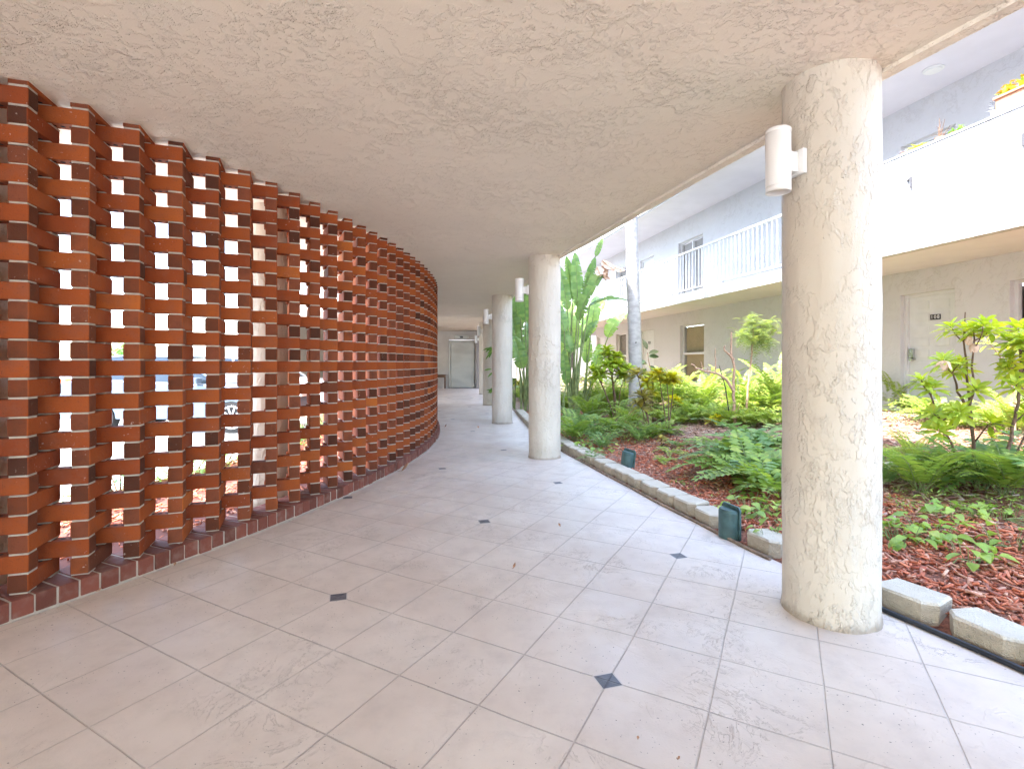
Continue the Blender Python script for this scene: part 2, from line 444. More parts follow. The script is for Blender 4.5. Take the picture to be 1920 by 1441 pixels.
# ------------------------------------------------------------------ plan of the place
WC = Vector((-13.49, 7.94)); WR = 12.23                # centre and radius of the curved screen wall
CEIL = 2.77
EDGE = [(-8, 6.0), (0, 2.95), (2.14, 2.17), (2.62, 1.98), (3.33, 1.71), (4.5, 1.42), (6.0, 1.08), (7.28, .79), (9.6, .36), (12, .17), (14, .02), (16, -.25), (20.5, -.95), (27, -1.7)]
CEDGE = [(-10, 6.9), (0, 2.80), (2.07, 2.08), (2.57, 1.90), (3.24, 1.71), (4.23, 1.43), (6.15, .93), (6.92, .68), (8.5, .42), (10.5, .10), (14, -.25), (17, -.60)]
def smooth_tab(tab):
    ys = np.arange(tab[0][0], tab[-1][0] + .01, .25)
    xs = np.interp(ys, [q[0] for q in tab], [q[1] for q in tab])
    k = np.array([1, 2, 3, 2, 1.]) / 9; xp = np.pad(xs, 2, mode='reflect', reflect_type='odd')
    xs = np.convolve(xp, k, 'valid')
    return list(zip(ys.tolist(), xs.tolist()))
EDGE = smooth_tab(EDGE); CEDGE = smooth_tab(CEDGE)
def xe(y): return interp(EDGE, y)
def arc(rad, th): return (WC.x + rad * math.cos(th), WC.y + rad * math.sin(th))
def gh(x, y):
    t = min(1, max(0, (x - xe(y) - .15) / 5.5)); t = t * t * (3 - 2 * t)
    return .045 + .40 * t + .02 * math.sin(x * 2.1 + y) * t
def at(px, py, z=None):
    """where a point of the picture lies on the garden ground (or on height z)"""
    zz = 0.0 if z is None else z
    for _ in range(25):
        y = F * (CH - zz) / (py - HZ); x = (px - CX) / F * y
        if z is not None: break
        zz = .5 * zz + .5 * gh(x, y)
    return Vector((x, y, zz))
def atd(px, py, y): return Vector(((px - CX) / F * y, y, CH + (HZ - py) * y / F))

# facade frame of the courtyard building
F0 = Vector((5.33, 9.95)); U = Vector((-.2097, .9778)).normalized(); V = Vector((U.y, -U.x))
def fp(s, d, z): q = F0 + U * s + V * d; return Vector((q.x, q.y, z))
def s_at(px, d):
    P0 = F0 + V * d; r = (px - CX) / F
    return (r * P0.y - P0.x) / (U.x - r * U.y)
FROT = math.atan2(U.y, U.x)

# ------------------------------------------------------------------ ground sheets
mb = MB(); S = 260
mb.add([(-S, -S, -.16), (S, -S, -.16), (S, S, -.16), (-S, S, -.16)], [(0, 1, 2, 3)])
tag(mb.build('ground', 'parking_paving'), kind='structure')
# walkway floor
mb = MB(); ths = np.linspace(-1.5, .95, 80)
left = [arc(11.86, t) for t in ths if arc(11.86, t)[1] < 17.2]
left = [q for q in left if q[1] > -7.2]
right = [(x, y) for y, x in EDGE if -3.2 <= y <= 17.2]
rows = np.arange(-7.0, 17.01, .25); L_ = []
ly = [q[1] for q in left]; lx = [q[0] for q in left]
vs = []; fs = []
for i, y in enumerate(rows):
    xl = float(np.interp(y, ly, lx)); xr = xe(y) + .01
    vs += [(xl, y, 0), (xr, y, 0), (xl, y, -.2), (xr, y, -.2)]
    if i:
        a = 4 * (i - 1); c = 4 * i
        fs += [(a, a + 1, c + 1, c), (a + 1, a + 3, c + 3, c + 1), (a, c, c + 2, a + 2)]
mb.add(vs, fs)
n = mb.n
mb.add([(-9, 17, 0), (xe(17) + .01, 17, 0), (-1.5, 26.9, 0), (-9, 26.9, 0)], [(0, 1, 2, 3)])
tag(mb.build('walkway_floor', 'walkway_deck'), kind='structure')
# garden terrain
mb = MB(); vs = []; fs = []; ys = np.arange(-3, 31, .4); nd = 22
for i, y in enumerate(ys):
    for j in range(nd):
        x = xe(y) + .02 + (j / (nd - 1)) ** 1.4 * 11
        vs.append((x, y, gh(x, y) + RS.uniform(-.008, .012)) if j else (xe(y) - .012, y, -.02))
for i in range(len(ys) - 1):
    for j in range(nd - 1):
        a = i * nd + j; fs.append((a, a + 1, a + nd + 1, a + nd))
mb.add(vs, fs, 0, True)
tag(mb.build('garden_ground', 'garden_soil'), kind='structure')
# planting strip outside the screen
mb = MB(); vs = []; fs = []; th = np.linspace(-1.15, .9, 70)
for i, t in enumerate(th):
    for r_, z in ((11.85, -.05), (10.9, -.06), (9.7, -.09)): vs.append((*arc(r_, t), z))
    if i:
        a = 3 * (i - 1); fs += [(a, a + 1, a + 4, a + 3), (a + 1, a + 2, a + 5, a + 4)]
mb.add(vs, fs)
tag(mb.build('planting_strip', 'mulch_fill'), kind='structure')
mb = MB()
for i in range(len(th) - 1):
    p0, p1 = arc(9.7, th[i]), arc(9.7, th[i + 1]); q0, q1 = arc(9.55, th[i]), arc(9.55, th[i + 1])
    mb.add([(*p0, -.16), (*p1, -.16), (*q1, -.16), (*q0, -.16), (*p0, -.03), (*p1, -.03), (*q1, -.03), (*q0, -.03)], [(4, 5, 6, 7), (0, 1, 5, 4), (2, 3, 7, 6)])
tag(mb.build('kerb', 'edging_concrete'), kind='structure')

# ------------------------------------------------------------------ our wing: ceiling slab, lip and storey above
wing = thing('apartment_wing', 'cream stucco apartment wing whose underside roofs the curved open walkway', 'building', (0, 0, 0))
rows = np.arange(-8.0, 16.26, .25)
oth = np.linspace(-1.3, 1.0, 90); oarc = [arc(10.2, t) for t in oth]
oy = [q[1] for q in oarc]; ox = [q[0] for q in oarc]
def xl_out(y): return float(np.interp(y, oy, ox))
def xc(y): return interp(CEDGE, y)
def strip(mb, rows, fl, fr, z0, z1):
    vs = []; fs = []
    for i, y in enumerate(rows):
        vs += [(fl(y), y, z0), (fr(y), y, z0), (fl(y), y, z1), (fr(y), y, z1)]
        if i:
            a = 4 * (i - 1); c = 4 * i
            fs += [(a, c, c + 1, a + 1), (a + 2, a + 3, c + 3, c + 2), (a + 1, c + 1, c + 3, a + 3), (a, a + 2, c + 2, c)]
    k = 4 * (len(rows) - 1)
    fs += [(0, 1, 3, 2), (k, k + 2, k + 3, k + 1)]
    mb.add(vs, fs)
mb = MB(); strip(mb, rows, xl_out, lambda y: xc(y) - .075, CEIL, CEIL + .3); mb.build('ceiling', 'ceiling_stucco', wing)
mb = MB(); strip(mb, rows, lambda y: xc(y) - .0745, xc, CEIL - .022, CEIL + .3); mb.build('drip_edge', 'ceiling_stucco', wing)
mb = MB(); strip(mb, rows, lambda y: xl_out(y) + .004, lambda y: xc(y) - .004, CEIL + .302, 8.9); mb.build('upper_wall', 'facade_stucco', wing)
mb = MB(); mb.poly([(-9, 16.26), (-.3, 16.26), (-.75, 19), (-1.1, 22), (-1.4, 27.2), (-9, 27.2)], 3.02, 6.3); mb.build('lobby_ceiling', 'ceiling_stucco', wing)

mb = MB(); strip(mb, np.arange(-8, 1.01, .25), lambda y: xc(y) + .002, lambda y: xc(y) + .2, -.1, CEIL + .3); mb.build('side_wall', 'ceiling_stucco', wing)  # out of view, added to keep light off the screen's back-facing bricks
# lobby walls and lift
lob = thing('lobby_wall', 'grey shaded lobby wall around the lift at the end of the walkway', 'wall', (-4, 26.8, 0))
def local(o, mbx, name, mat, **k):
    ob = mbx.build(name, mat, o, **k); ob.matrix_parent_inverse = Matrix.Translation(-Vector(o.location)); return ob
mb = MB()
lx0, lx1 = -3.33, -1.99
mb.box(((-9 + lx0) / 2, 26.8, 1.5), (lx0 + 9, .2, 3.02)); mb.box(((lx1 - 1.72) / 2, 26.8, 1.5), (-1.72 - lx1, .2, 3.02)); mb.box(((lx0 + lx1) / 2, 26.8, 2.78), (lx1 - lx0, .2, .46))
local(lob, mb, 'wall_face', 'lobby_wall')
mb = MB(); mb.box((-1.77, 26.4, 1.5), (.14, .598, 3.0)); local(lob, mb, 'wall_return', 'lobby_trim')
mb = MB(); mb.box((-9.1, 21.9, 1.5), (.2, 10, 3.0)); local(lob, mb, 'side_wall', 'lobby_wall')
lift = thing('elevator', 'closed stainless steel elevator door at the far end of the walkway', 'elevator', ((lx0 + lx1) / 2, 26.7, 0))
mb = MB(); w_ = lx1 - lx0
mb.box((-w_ / 2 + .045, -.02, 1.265), (.09, .16, 2.53)); mb.box((w_ / 2 - .045, -.02, 1.265), (.09, .16, 2.53)); mb.box((0, -.02, 2.485), (w_ - .18, .158, .09))
mb.build('door_frame', 'steel', lift, bevel=.006)
mb = MB(); mb.box((0, .04, 1.22), (w_ - .18, .04, 2.44)); mb.build('door_panel', 'steel', lift)
mb = MB(); mb.box((0, -.125, 2.68), (.78, .05, .18)); ind = mb.build('floor_indicator', 'steel', lift, bevel=.004)
mb = MB(); mb.box((0, -.152, 2.68), (.16, .006, .09)); mb.build('display', 'black_plastic', ind)
mb = MB(); mb.box((0, -.13, .012), (w_, .12, .02)); mb.build('sill', 'grate_metal', lift)
tb = thing('side_table', 'small dark wooden table against the lobby wall beside the lift', 'table', (-3.75, 26.35, 0))
mb = MB(); mb.box((0, 0, .70), (.62, .38, .035)); mb.build('tabletop', 'wood', tb, bevel=.005)
mb = MB(); mb.box((0, 0, .62), (.54, .30, .11)); mb.build('apron', 'wood', tb)
for sx_ in (-1, 1):
    for sy_ in (-1, 1):
        mb = MB(); mb.box((sx_ * .25, sy_ * .13, .29), (.045, .045, .58)); mb.build('leg', 'wood', tb)

# ------------------------------------------------------------------ brick screen
BW = .0885; BH = .0915; BL = .302; PITCH = .1014; SP = .268; TH0 = -.4508; DTH = SP / 12.19
RA = 12.19 - BW / math.sqrt(2); BR = 12.19 - BW / math.sqrt(2) - SP / 2
screen = thing('brick_screen_wall', 'curved openwork wall of red brick laid in a zigzag beside the walkway', 'wall', (*arc(12.0, TH0), 0))
fm = MB(); em = MB(); mo = MB(); hole = MB()
def brick(mbf, p, q, z, w, h, jit=.0):
    """one brick between two plan points (faces slot 0, ends slot 1), softened edges"""
    d = (q - p); L = d.length; d.normalize(); n_ = Vector((-d.y, d.x))
    ang = random.gauss(0, .007); d = Vector((d.x * math.cos(ang) - d.y * math.sin(ang), d.x * math.sin(ang) + d.y * math.cos(ang))); n_ = Vector((-d.y, d.x))
    c = (p + q) / 2 + n_ * random.gauss(0, .0015) + d * random.gauss(0, .002)
    hl = L / 2; hw = w / 2; hh = h / 2; e = .004
    outl = [(-hl + e, -hw), (hl - e, -hw), (hl, -hw + e), (hl, hw - e), (hl - e, hw), (-hl + e, hw), (-hl, hw - e), (-hl, -hw + e)]
    inl = [(-hl + 2 * e, -hw + e), (hl - 2 * e, -hw + e), (hl - e, -hw + 2 * e), (hl - e, hw - 2 * e), (hl - 2 * e, hw - e), (-hl + 2 * e, hw - e), (-hl + e, hw - 2 * e), (-hl + e, -hw + 2 * e)]
    vs = []
    tz = random.gauss(0, .004)
    for lst, zz in ((inl, -hh), (outl, -hh + e), (outl, hh - e), (inl, hh)):
        for a, b_ in lst:
            P = c + d * a + n_ * b_; vs.append((P.x, P.y, z + zz + a * tz))
    fs0 = [tuple(reversed(range(8))), tuple(range(24, 32))]; fe = []
    for r_ in range(3):
        for k in range(8):
            f = (r_ * 8 + k, r_ * 8 + (k + 1) % 8, (r_ + 1) * 8 + (k + 1) % 8, (r_ + 1) * 8 + k)
            (fe if k in (2, 6) else fs0).append(f)
    o = mbf.n; mbf.add(vs, fs0, 0)
    for f in fe: mbf.f.append(tuple(i + o for i in f)); mbf.m.append(1); mbf.smooth.append(False)
NP0, NP1 = -17, 52
SILL = .104
def vert(rad, t): return Vector(arc(rad, t))
for i in range(NP0, NP1):
    t = TH0 + i * DTH
    A = vert(RA, t); B = vert(BR, t + DTH / 2); Bm = vert(BR, t - DTH / 2)
    rt = R(-2.5); rot = lambda v: Vector((v.x * math.cos(rt) - v.y * math.sin(rt), v.x * math.sin(rt) + v.y * math.cos(rt)))
    de = rot((B - A).normalized()); do = rot((A - Bm).normalized())
    for k in range(27):
        z = SILL + .006 + k * PITCH + BH / 2
        if k % 2 == 0: p, q = A - de * BW / 2, A + de * (BL - BW / 2)
        else: p, q = A - do * (.281 - BW / 2), A + do * BW / 2
        brick(fm, p, q, z, BW, BH)
        # mortar pads
        zz = z - BH / 2 - (PITCH - BH) / 2
        for P, dd_, gx in ((A, de, 0), (A + de * (BL - BW), de, .014)):
            mo.box((P.x, P.y, zz), (BW - .008 + gx + random.uniform(-.004, .003), BW - .008 + random.uniform(-.004, .003), PITCH - BH + .001), math.atan2(dd_.y, dd_.x))
        # core holes: flat discs, inner shade put in as black, below and above
        mid = (p + q) / 2; ax = (q - p).normalized()
        for off in (-.042, 0, .042):
            hc = mid + ax * off
            for zf, sgn in ((z - BH / 2 - .0008, 1), (z + BH / 2 + .0008, -1)):
                ring = [(hc.x + .013 * math.cos(a_), hc.y + .013 * math.sin(a_), zf) for a_ in np.linspace(0, 2 * math.pi, 9)[:-1] * sgn]
                hole.add(ring, [tuple(range(8))])
ob = fm.build('zigzag_brickwork', ['brick_face', 'brick_end'], screen); ob.matrix_parent_inverse = Matrix.Translation(-screen.location)
ob = mo.build('mortar_joints', 'mortar', screen); ob.matrix_parent_inverse = Matrix.Translation(-screen.location)
ob = hole.build('core_hole_discs', 'hole_black', screen); ob.matrix_parent_inverse = Matrix.Translation(-screen.location)
sm = MB(); mj = MB(); dt = .0975 / WR
t = TH0 + NP0 * DTH - .02; t1 = TH0 + NP1 * DTH + .02
while t < t1:
    c0 = Vector(arc(WR - .148 + random.gauss(0, .0015), t)); rad = Vector((math.cos(t), math.sin(t)))
    brick(sm, c0 - rad * .148, c0 + rad * .148, SILL / 2 + .001 + random.gauss(0, .001), .0885, SILL - .004)
    tj = t + dt / 2; cj = Vector(arc(WR - .152, tj))
    mj.box((cj.x, cj.y, SILL / 2 - .003), (.292, .0125, SILL - .003), tj)
    t += dt
ob = sm.build('brick_sill', ['brick_sill', 'brick_sill'], screen); ob.matrix_parent_inverse = Matrix.Translation(-screen.location)
ob = mj.build('sill_mortar', 'mortar', screen); ob.matrix_parent_inverse = Matrix.Translation(-screen.location)
mj = MB(); tt = np.arange(TH0 + NP0 * DTH, t1, .008)   # rough mortar smear at the foot of the sill
for i in range(len(tt) - 1):
    wv = [.006 + .010 * abs(math.sin(17 * q) + .6 * math.sin(41 * q + 1)) for q in (tt[i], tt[i + 1])]
    a0, a1 = arc(WR - .006, tt[i]), arc(WR - .006, tt[i + 1]); b0, b1 = arc(WR + wv[0], tt[i]), arc(WR + wv[1], tt[i + 1])
    mj.add([(*a0, .014), (*a1, .014), (*b1, .002), (*b0, .002)], [(0, 1, 2, 3)])
ob = mj.build('mortar_smear', 'mortar', screen); ob.matrix_parent_inverse = Matrix.Translation(-screen.location)

# ------------------------------------------------------------------ columns
def column_mesh(name, rad, h, seed):
    from mathutils import noise as nz
    n, k = 96, 120; vs = []
    for j in range(k + 1):
        z = h * j / k
        for i in range(n):
            a = 2 * math.pi * i / n
            q = Vector((math.cos(a) * 1.1, math.sin(a) * 1.1, z * 1.0 + seed))
            r_ = rad + .004 * nz.noise(q * 2.2) + .0035 * nz.noise(q * 7)
            if z < .05: r_ += .006 * (1 - z / .05)
            vs.append((r_ * math.cos(a), r_ * math.sin(a), z))
    fs = [(j * n + i, j * n + (i + 1) % n, (j + 1) * n + (i + 1) % n, (j + 1) * n + i) for j in range(k) for i in range(n)]
    m_ = MB(); m_.add(vs, fs, 0, True); return m_
CR = .222
cols = [((1.669, 2.65), 'thick textured stucco column in the right foreground', CEIL), ((.453, 7.02), 'stucco column second from the camera on the garden side', CEIL),
        ((-.215, 11.0), 'stucco column third from the camera on the garden side', CEIL), ((-.69, 15.8), 'far stucco column mostly hidden behind the third one', CEIL), ((-1.17, 21.3), 'farthest slim looking stucco column near the lift lobby', 3.02)]
r513 = (513 - CX) / F
def on_arc(rad, ratio):
    d = Vector((ratio, 1)); a = d.dot(d); b_ = -2 * d.dot(WC); c = WC.dot(WC) - rad * rad
    return d * ((-b_ - math.sqrt(b_ * b_ - 4 * a * c)) / (2 * a))
q = on_arc(11.63, r513); cols.append(((q.x, q.y), 'stucco column standing outside just behind the brick screen', CEIL))
q = on_arc(11.63, (-34 - CX) / F); cols.append(((q.x, q.y), 'stucco column outside the brick screen at the left edge of the photo', CEIL))
'''th_a = math.atan2(cols[-2][0][1] - WC.y, cols[-2][0][0] - WC.x); th_b = math.atan2(q.y - WC.y, q.x - WC.x)
for k in (1, 2):
    q = arc(11.63, th_a + k * .36); cols.append((q, 'stucco column outside glimpsed through the far part of the brick screen' if k == 1 else 'outer stucco column behind the brick screen where the wall curves out of sight', CEIL))'''
for i, ((x, y), lab, h) in enumerate(cols):
    ob = column_mesh('column', CR, h, i * 7.3).build('stucco_column', 'column_stucco'); ob.location = (x, y, 0 if i < 5 else -.06)
    if i >= 5: ob.scale = (1, 1, (h + .06) / h)
    tag(ob, lab, 'column', 'round stucco columns')

# cylinder lamps on the garden-side columns
def make_lamp():
    t = thing('wall_lamp', 'x', 'lamp', (0, 0, 0), group='white cylinder lamps on the columns')
    m_ = MB(); rr_ = .0585; prof = [(.0, .158), (rr_ - .004, .158), (rr_, .154), (rr_, .140), (rr_ - .0015, .1385), (rr_, .137), (rr_, -.127), (rr_ - .0015, -.1285), (rr_, -.130), (rr_, -.158), (rr_ - .005, -.158), (rr_ - .006, -.10)]
    n = 40; vs = []
    for r_, z in prof: vs += [(r_ * math.cos(2 * math.pi * i / n), r_ * math.sin(2 * math.pi * i / n), z) for i in range(n)]
    m_.add(vs, [((j + 1) * n + i, (j + 1) * n + (i + 1) % n, j * n + (i + 1) % n, j * n + i) for j in range(len(prof) - 1) for i in range(n)], 0, True)
    m_.build('housing', 'lamp_white', t)
    m_ = MB(); m_.add([(.052 * math.cos(a), .052 * math.sin(a), -.125) for a in np.linspace(0, 2 * math.pi, 33)[:-1][::-1]], [tuple(range(32))]); m_.build('lens', 'lamp_glass', t)
    m_ = MB(); m_.box((.078, 0, 0), (.05, .055, .10)); m_.build('arm', 'lamp_white', t, bevel=.003)
    m_ = MB(); m_.box((.115, 0, 0), (.026, .115, .125)); m_.build('back_plate', 'lamp_white', t, bevel=.004)
    return t
lamp0 = make_lamp()
lamplab = ['white cylinder lamp on the foreground column', 'white cylinder lamp on the second column', 'white cylinder lamp peeping past the third column', 'white cylinder lamp on the far column before the lobby', 'small white cylinder lamp farthest away by the lobby']
for i in range(5):
    (x, y), _, h = cols[i]
    o = lamp0 if i == 0 else copy_tree(lamp0)
    a = math.atan2(-.10 if i == 0 else -.02, -.29)
    o.location = (x + math.cos(a) * (CR + .128), y + math.sin(a) * (CR + .128), 2.315); o.rotation_euler = (0, 0, a + math.pi)
    o['label'] = lamplab[i]
bpy.data.objects['wall_lamp'].name = 'wall_lamp'

# ------------------------------------------------------------------ courtyard building
bld = thing('courtyard_building', 'white two storey apartment building with balcony walkway across the garden', 'building', (F0.x, F0.y, 0))
def bpart(mbx, name, mat, parent=None, **k):
    ob = mbx.build(name, mat, parent or bld, **k)
    if parent is None or parent is bld: ob.matrix_parent_inverse = Matrix.Translation(-bld.location)
    else: ob.matrix_parent_inverse = Matrix.Identity(4)
    return ob
def fbox(mbx, s0, s1, d0, d1, z0, z1, mat=0):
    mbx.box(fp((s0 + s1) / 2, (d0 + d1) / 2, (z0 + z1) / 2), (abs(s1 - s0), abs(d1 - d0), z1 - z0), FROT, mat)
# openings: (s0, s1, z0, z1) per storey on the wall plane d=1.52
WD = 1.52
def so(p0, p1): a, b_ = s_at(p0, WD), s_at(p1, WD); return min(a, b_), max(a, b_)
G0 = .45
W1 = so(1275, 1320); wz = (.70, 2.53)
DOORW = .93
doorF = (s_at(1790, WD), s_at(1790, WD) + DOORW + .12)
low = [('window', *W1, *wz), ('window', s_at(1155, WD) - 1.0, s_at(1155, WD), *wz), ('window', s_at(1465, WD) - 1.05, s_at(1465, WD), 0.70, 2.53),
       ('door', *so(1199, 1226), G0, 2.52), ('door', s_at(1119, WD) - .95, s_at(1119, WD), G0, 2.52), ('door', s_at(1790, WD), s_at(1688, WD), G0, 2.53),
       ('window', s_at(1893, WD) - 1.2, s_at(1893, WD), 0.70, 2.53)]
F2 = 3.16
up = [('glassdoor', *so(1272, 1318), F2, 5.22), ('window', s_at(1155, WD) - 1.0, s_at(1155, WD), 4.05, 5.22), ('door', *so(1200, 1226), F2, 5.2), ('door', s_at(1792, WD), s_at(1688, WD), F2, 5.22), ('window', s_at(1889, WD) - 1.2, s_at(1889, WD), 4.05, 5.22)]
S0, S1 = -7.5, 13.6
def wall_with(mbx, s0, s1, z0, z1, ops, d0=WD, d1=WD + .25):
    ops = sorted(ops, key=lambda o: o[1]); cur = s0
    for _, a, b_, za, zb in ops:
        if a > cur: fbox(mbx, cur, a, d0, d1, z0, z1)
        if za > z0 + .01: fbox(mbx, a, b_, d0, d1, z0, za)
        if zb < z1 - .01: fbox(mbx, a, b_, d0, d1, zb, z1)
        cur = b_
    if cur < s1: fbox(mbx, cur, s1, d0, d1, z0, z1)
SW = s_at(1118, WD) + .02
SE = s_at(1050, WD)
mb = MB(); wall_with(mb, S0, SW, .2, 2.94, low); bpart(mb, 'lower_wall', 'facade_stucco')
mb = MB(); wall_with(mb, S0, 19.5, 2.944, 5.90, up); bpart(mb, 'upper_wall', 'facade_stucco')
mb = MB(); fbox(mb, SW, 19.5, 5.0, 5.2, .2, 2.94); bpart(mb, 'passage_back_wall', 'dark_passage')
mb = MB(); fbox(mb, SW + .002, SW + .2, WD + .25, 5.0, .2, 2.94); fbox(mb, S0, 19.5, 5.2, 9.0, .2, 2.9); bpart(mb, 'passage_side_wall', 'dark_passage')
mb = MB(); fbox(mb, S0, 19.5, 0, 5.0, 2.941, 2.9435); fbox(mb, S0, 19.5, .004, WD, 2.945, 3.155); bpart(mb, 'balcony_slab', 'soffit_paint')
SP0 = -.35
mb = MB(); fbox(mb, S0, 19.5, .01, WD, 3.156, 3.166); bpart(mb, 'balcony_floor', 'balcony_concrete')
mb = MB(); fbox(mb, SP0, 19.5, -.03, .003, 2.92, 3.16); bpart(mb, 'slab_edge', 'white_paint')
mb = MB(); fbox(mb, S0, SP0, -.16, .0, 2.925, 4.335); par = bpart(mb, 'parapet', 'parapet_stucco')
mb = MB(); fbox(mb, S0, SP0, -.17, .02, 4.337, 4.36); bpart(mb, 'parapet_cap', 'white_paint')
mb = MB(); fbox(mb, S0, 19.5, 0.0, 9, 5.90, 5.93); bpart(mb, 'roof_soffit', 'soffit_paint')
mb = MB(); fbox(mb, S0, 19.5, -.06, 9.0, 5.932, 6.30); bpart(mb, 'roof_edge', 'white_paint')
mb = MB()   # numeral on the parapet
pz = 1.3 + (681 - 342) / F * (F0 + U * s_at(1709, -.16) + V * -.16).y
sn = s_at(1709, -.16)
fbox(mb, sn - .012, sn + .012, -.185, -.163, pz - .075, pz + .075); mb.box(fp(sn + .03, -.174, pz + .05), (.06, .02, .022), M=Matrix.Rotation(FROT, 3, 'Z') @ Matrix.Rotation(R(25), 3, 'Y'))
nm = mb.build('numeral_one', 'numeral', par)
# a second numeral cut by the right edge of the photo
mb = MB(); s2 = s_at(1921, -.16); z2 = 1.3 + (681 - 262) / F * (F0 + U * s2 + V * -.16).y
fbox(mb, s2 - .012, s2 + .012, -.185, -.163, z2 - .075, z2 + .075); mb.build('numeral_mark', 'numeral', par)
def window(kind, s0, s1, z0, z1, blind, vert_=False, lab=None):
    m_ = MB(); fw = .045; d0, d1 = WD + .10, WD + .16
    fbox(m_, s0, s0 + fw, d0, d1, z0, z1); fbox(m_, s1 - fw, s1, d0, d1, z0, z1); fbox(m_, s0 + fw, s1 - fw, d0 + .001, d1, z1 - fw, z1); fbox(m_, s0 + fw, s1 - fw, d0 + .001, d1, z0, z0 + fw)
    zm = (z0 + z1) / 2
    if kind == 'window': fbox(m_, s0 + fw, s1 - fw, d0 - .02, d1 - .01, zm - .035, zm + .035)
    else: fbox(m_, (s0 + s1) / 2 - .03, (s0 + s1) / 2 + .03, d0 - .01, d1, z0 + fw, z1 - fw)
    w = bpart(m_, 'window', 'white_paint')
    if lab: w['label'] = lab
    m_ = MB(); fbox(m_, s0 + fw, s1 - fw, d1 + .10, d1 + .115, z0 + fw, z1 - fw); m_.build('dark_room', 'window_dark', w)
    m_ = MB()
    if not vert_:
        z = z0 + .05
        while z < z1 - .05:
            m_.box(fp((s0 + s1) / 2, d1 + .05, z), (s1 - s0 - 2 * fw - .02, .034, .003), M=Matrix.Rotation(FROT, 3, 'Z') @ Matrix.Rotation(R(52), 3, 'X')); z += .034
    else:
        s = s0 + .06
        while s < s1 - .05:
            m_.box(fp(s, d1 + .05, (z0 + z1) / 2), (.084, .004, z1 - z0 - .1), M=Matrix.Rotation(FROT + R(28), 3, 'Z')); s += .075
    m_.build('blinds', blind, w)
    if kind == 'window':
        m_ = MB(); fbox(m_, s0 - .04, s1 + .04, WD - .035, WD + .1, z0 - .05, z0); m_.build('sill', 'white_paint', w)
    return w
def door(s0, s1, z0, z1, number=None, lock=False):
    m_ = MB(); d0 = WD + .12; fw = .055
    fbox(m_, s0, s0 + fw, d0 - .03, d0 + .1, z0, z1); fbox(m_, s1 - fw, s1, d0 - .03, d0 + .1, z0, z1); fbox(m_, s0 + fw, s1 - fw, d0 - .029, d0 + .1, z1 - fw, z1)
    fr = bpart(m_, 'door', 'white_paint')
    m_ = MB(); a, b_ = s0 + fw, s1 - fw; fbox(m_, a, b_, d0 + .01, d0 + .05, z0, z1 - fw)
    nrow = 9; H_ = z1 - fw - z0
    for c in range(2):
        for r_ in range(nrow):
            sc = a + (b_ - a) * (.29 + .42 * c); zc = z0 + H_ * (.075 + .106 * r_)
            fbox(m_, sc - (b_ - a) * .15, sc + (b_ - a) * .15, d0 + .001, d0 + .009, zc - H_ * .036, zc + H_ * .036)
    lf = m_.build('door_leaf', 'white_paint', fr, bevel=.004)
    if lock:
        m_ = MB(); sl = b_ - .075; zl = z0 + 1.02
        fbox(m_, sl - .038, sl + .038, d0 - .045, d0, zl - .06, zl + .09); m_.tube([fp(sl, d0 - .0, zl - .1), fp(sl, d0 - .06, zl - .1)], .03, 16); m_.tube([fp(sl, d0 - .055, zl - .1), fp(sl - .10, d0 - .055, zl - .1)], .009, 8)
        m_.build('keypad_lock', 'chrome', fr)
    if number:
        sc = (a + b_) / 2 - (b_ - a) * .0; zc = z0 + 1.62 if not lock else 1.3 + (681 - 594.5) / F * (F0 + U * ((a + b_) / 2) + V * WD).y
        if lock: sc = s_at(1744, WD)
        m_ = MB(); fbox(m_, sc - .085, sc + .085, d0 - .012, d0 - .002, zc - .045, zc + .045); m_.build('number_plate', 'plate_black', fr)
        cu = bpy.data.curves.new('number_print', 'FONT'); cu.body = number; cu.size = .085; cu.align_x = 'CENTER'; cu.align_y = 'CENTER'; cu.extrude = .001; cu.space_character = 1.25; cu.offset = .0006
        to = bpy.data.objects.new('digits_curve', cu); COL.objects.link(to)
        bpy.context.view_layer.update()
        me = bpy.data.meshes.new_from_object(to.evaluated_get(bpy.context.evaluated_depsgraph_get()))
        bpy.data.objects.remove(to)
        me.materials.clear(); me.materials.append(MATS['plate_white'])
        # text x axis must run towards -U (to the right in view), its front towards -V
        xax = Vector((-U.x, -U.y, 0)); zax = Vector((-V.x, -V.y, 0)); yax = Vector((0, 0, 1))
        M4 = Matrix(((xax.x, yax.x, zax.x, 0), (xax.y, yax.y, zax.y, 0), (xax.z, yax.z, zax.z, 0), (0, 0, 0, 1)))
        me.transform(Matrix.Translation(fp(sc, d0 - .0145, zc)) @ M4)
        dg = bpy.data.objects.new('number_print', me); COL.objects.link(dg); dg.parent = fr
    return fr
bnames = {0: ('blind_tan', False, 'window with tan horizontal blinds seen over the ferns'), 1: ('blind_grey', False, None), 2: ('blind_grey', False, None), 6: ('blind_tan', False, None)}
for k, o_ in enumerate(low):
    if o_[0] == 'window': window('window', *o_[1:], bnames[k][0], lab=bnames[k][2])
for k, o_ in enumerate(up):
    if o_[0] == 'window': window('window', *o_[1:], 'blind_grey')
    if o_[0] == 'glassdoor': window('glass', *o_[1:], 'blind_grey', True, lab='glazed balcony door with grey vertical blinds')
for o_ in low:
    if o_[0] == 'door':
        big = abs(o_[1] - s_at(1790, WD)) < .01
        dr = door(*o_[1:], number='108' if big else ('110' if abs(o_[1] - so(1199, 1226)[0]) < .01 else None), lock=big)
for o_ in up:
    if o_[0] == 'door': door(*o_[1:])
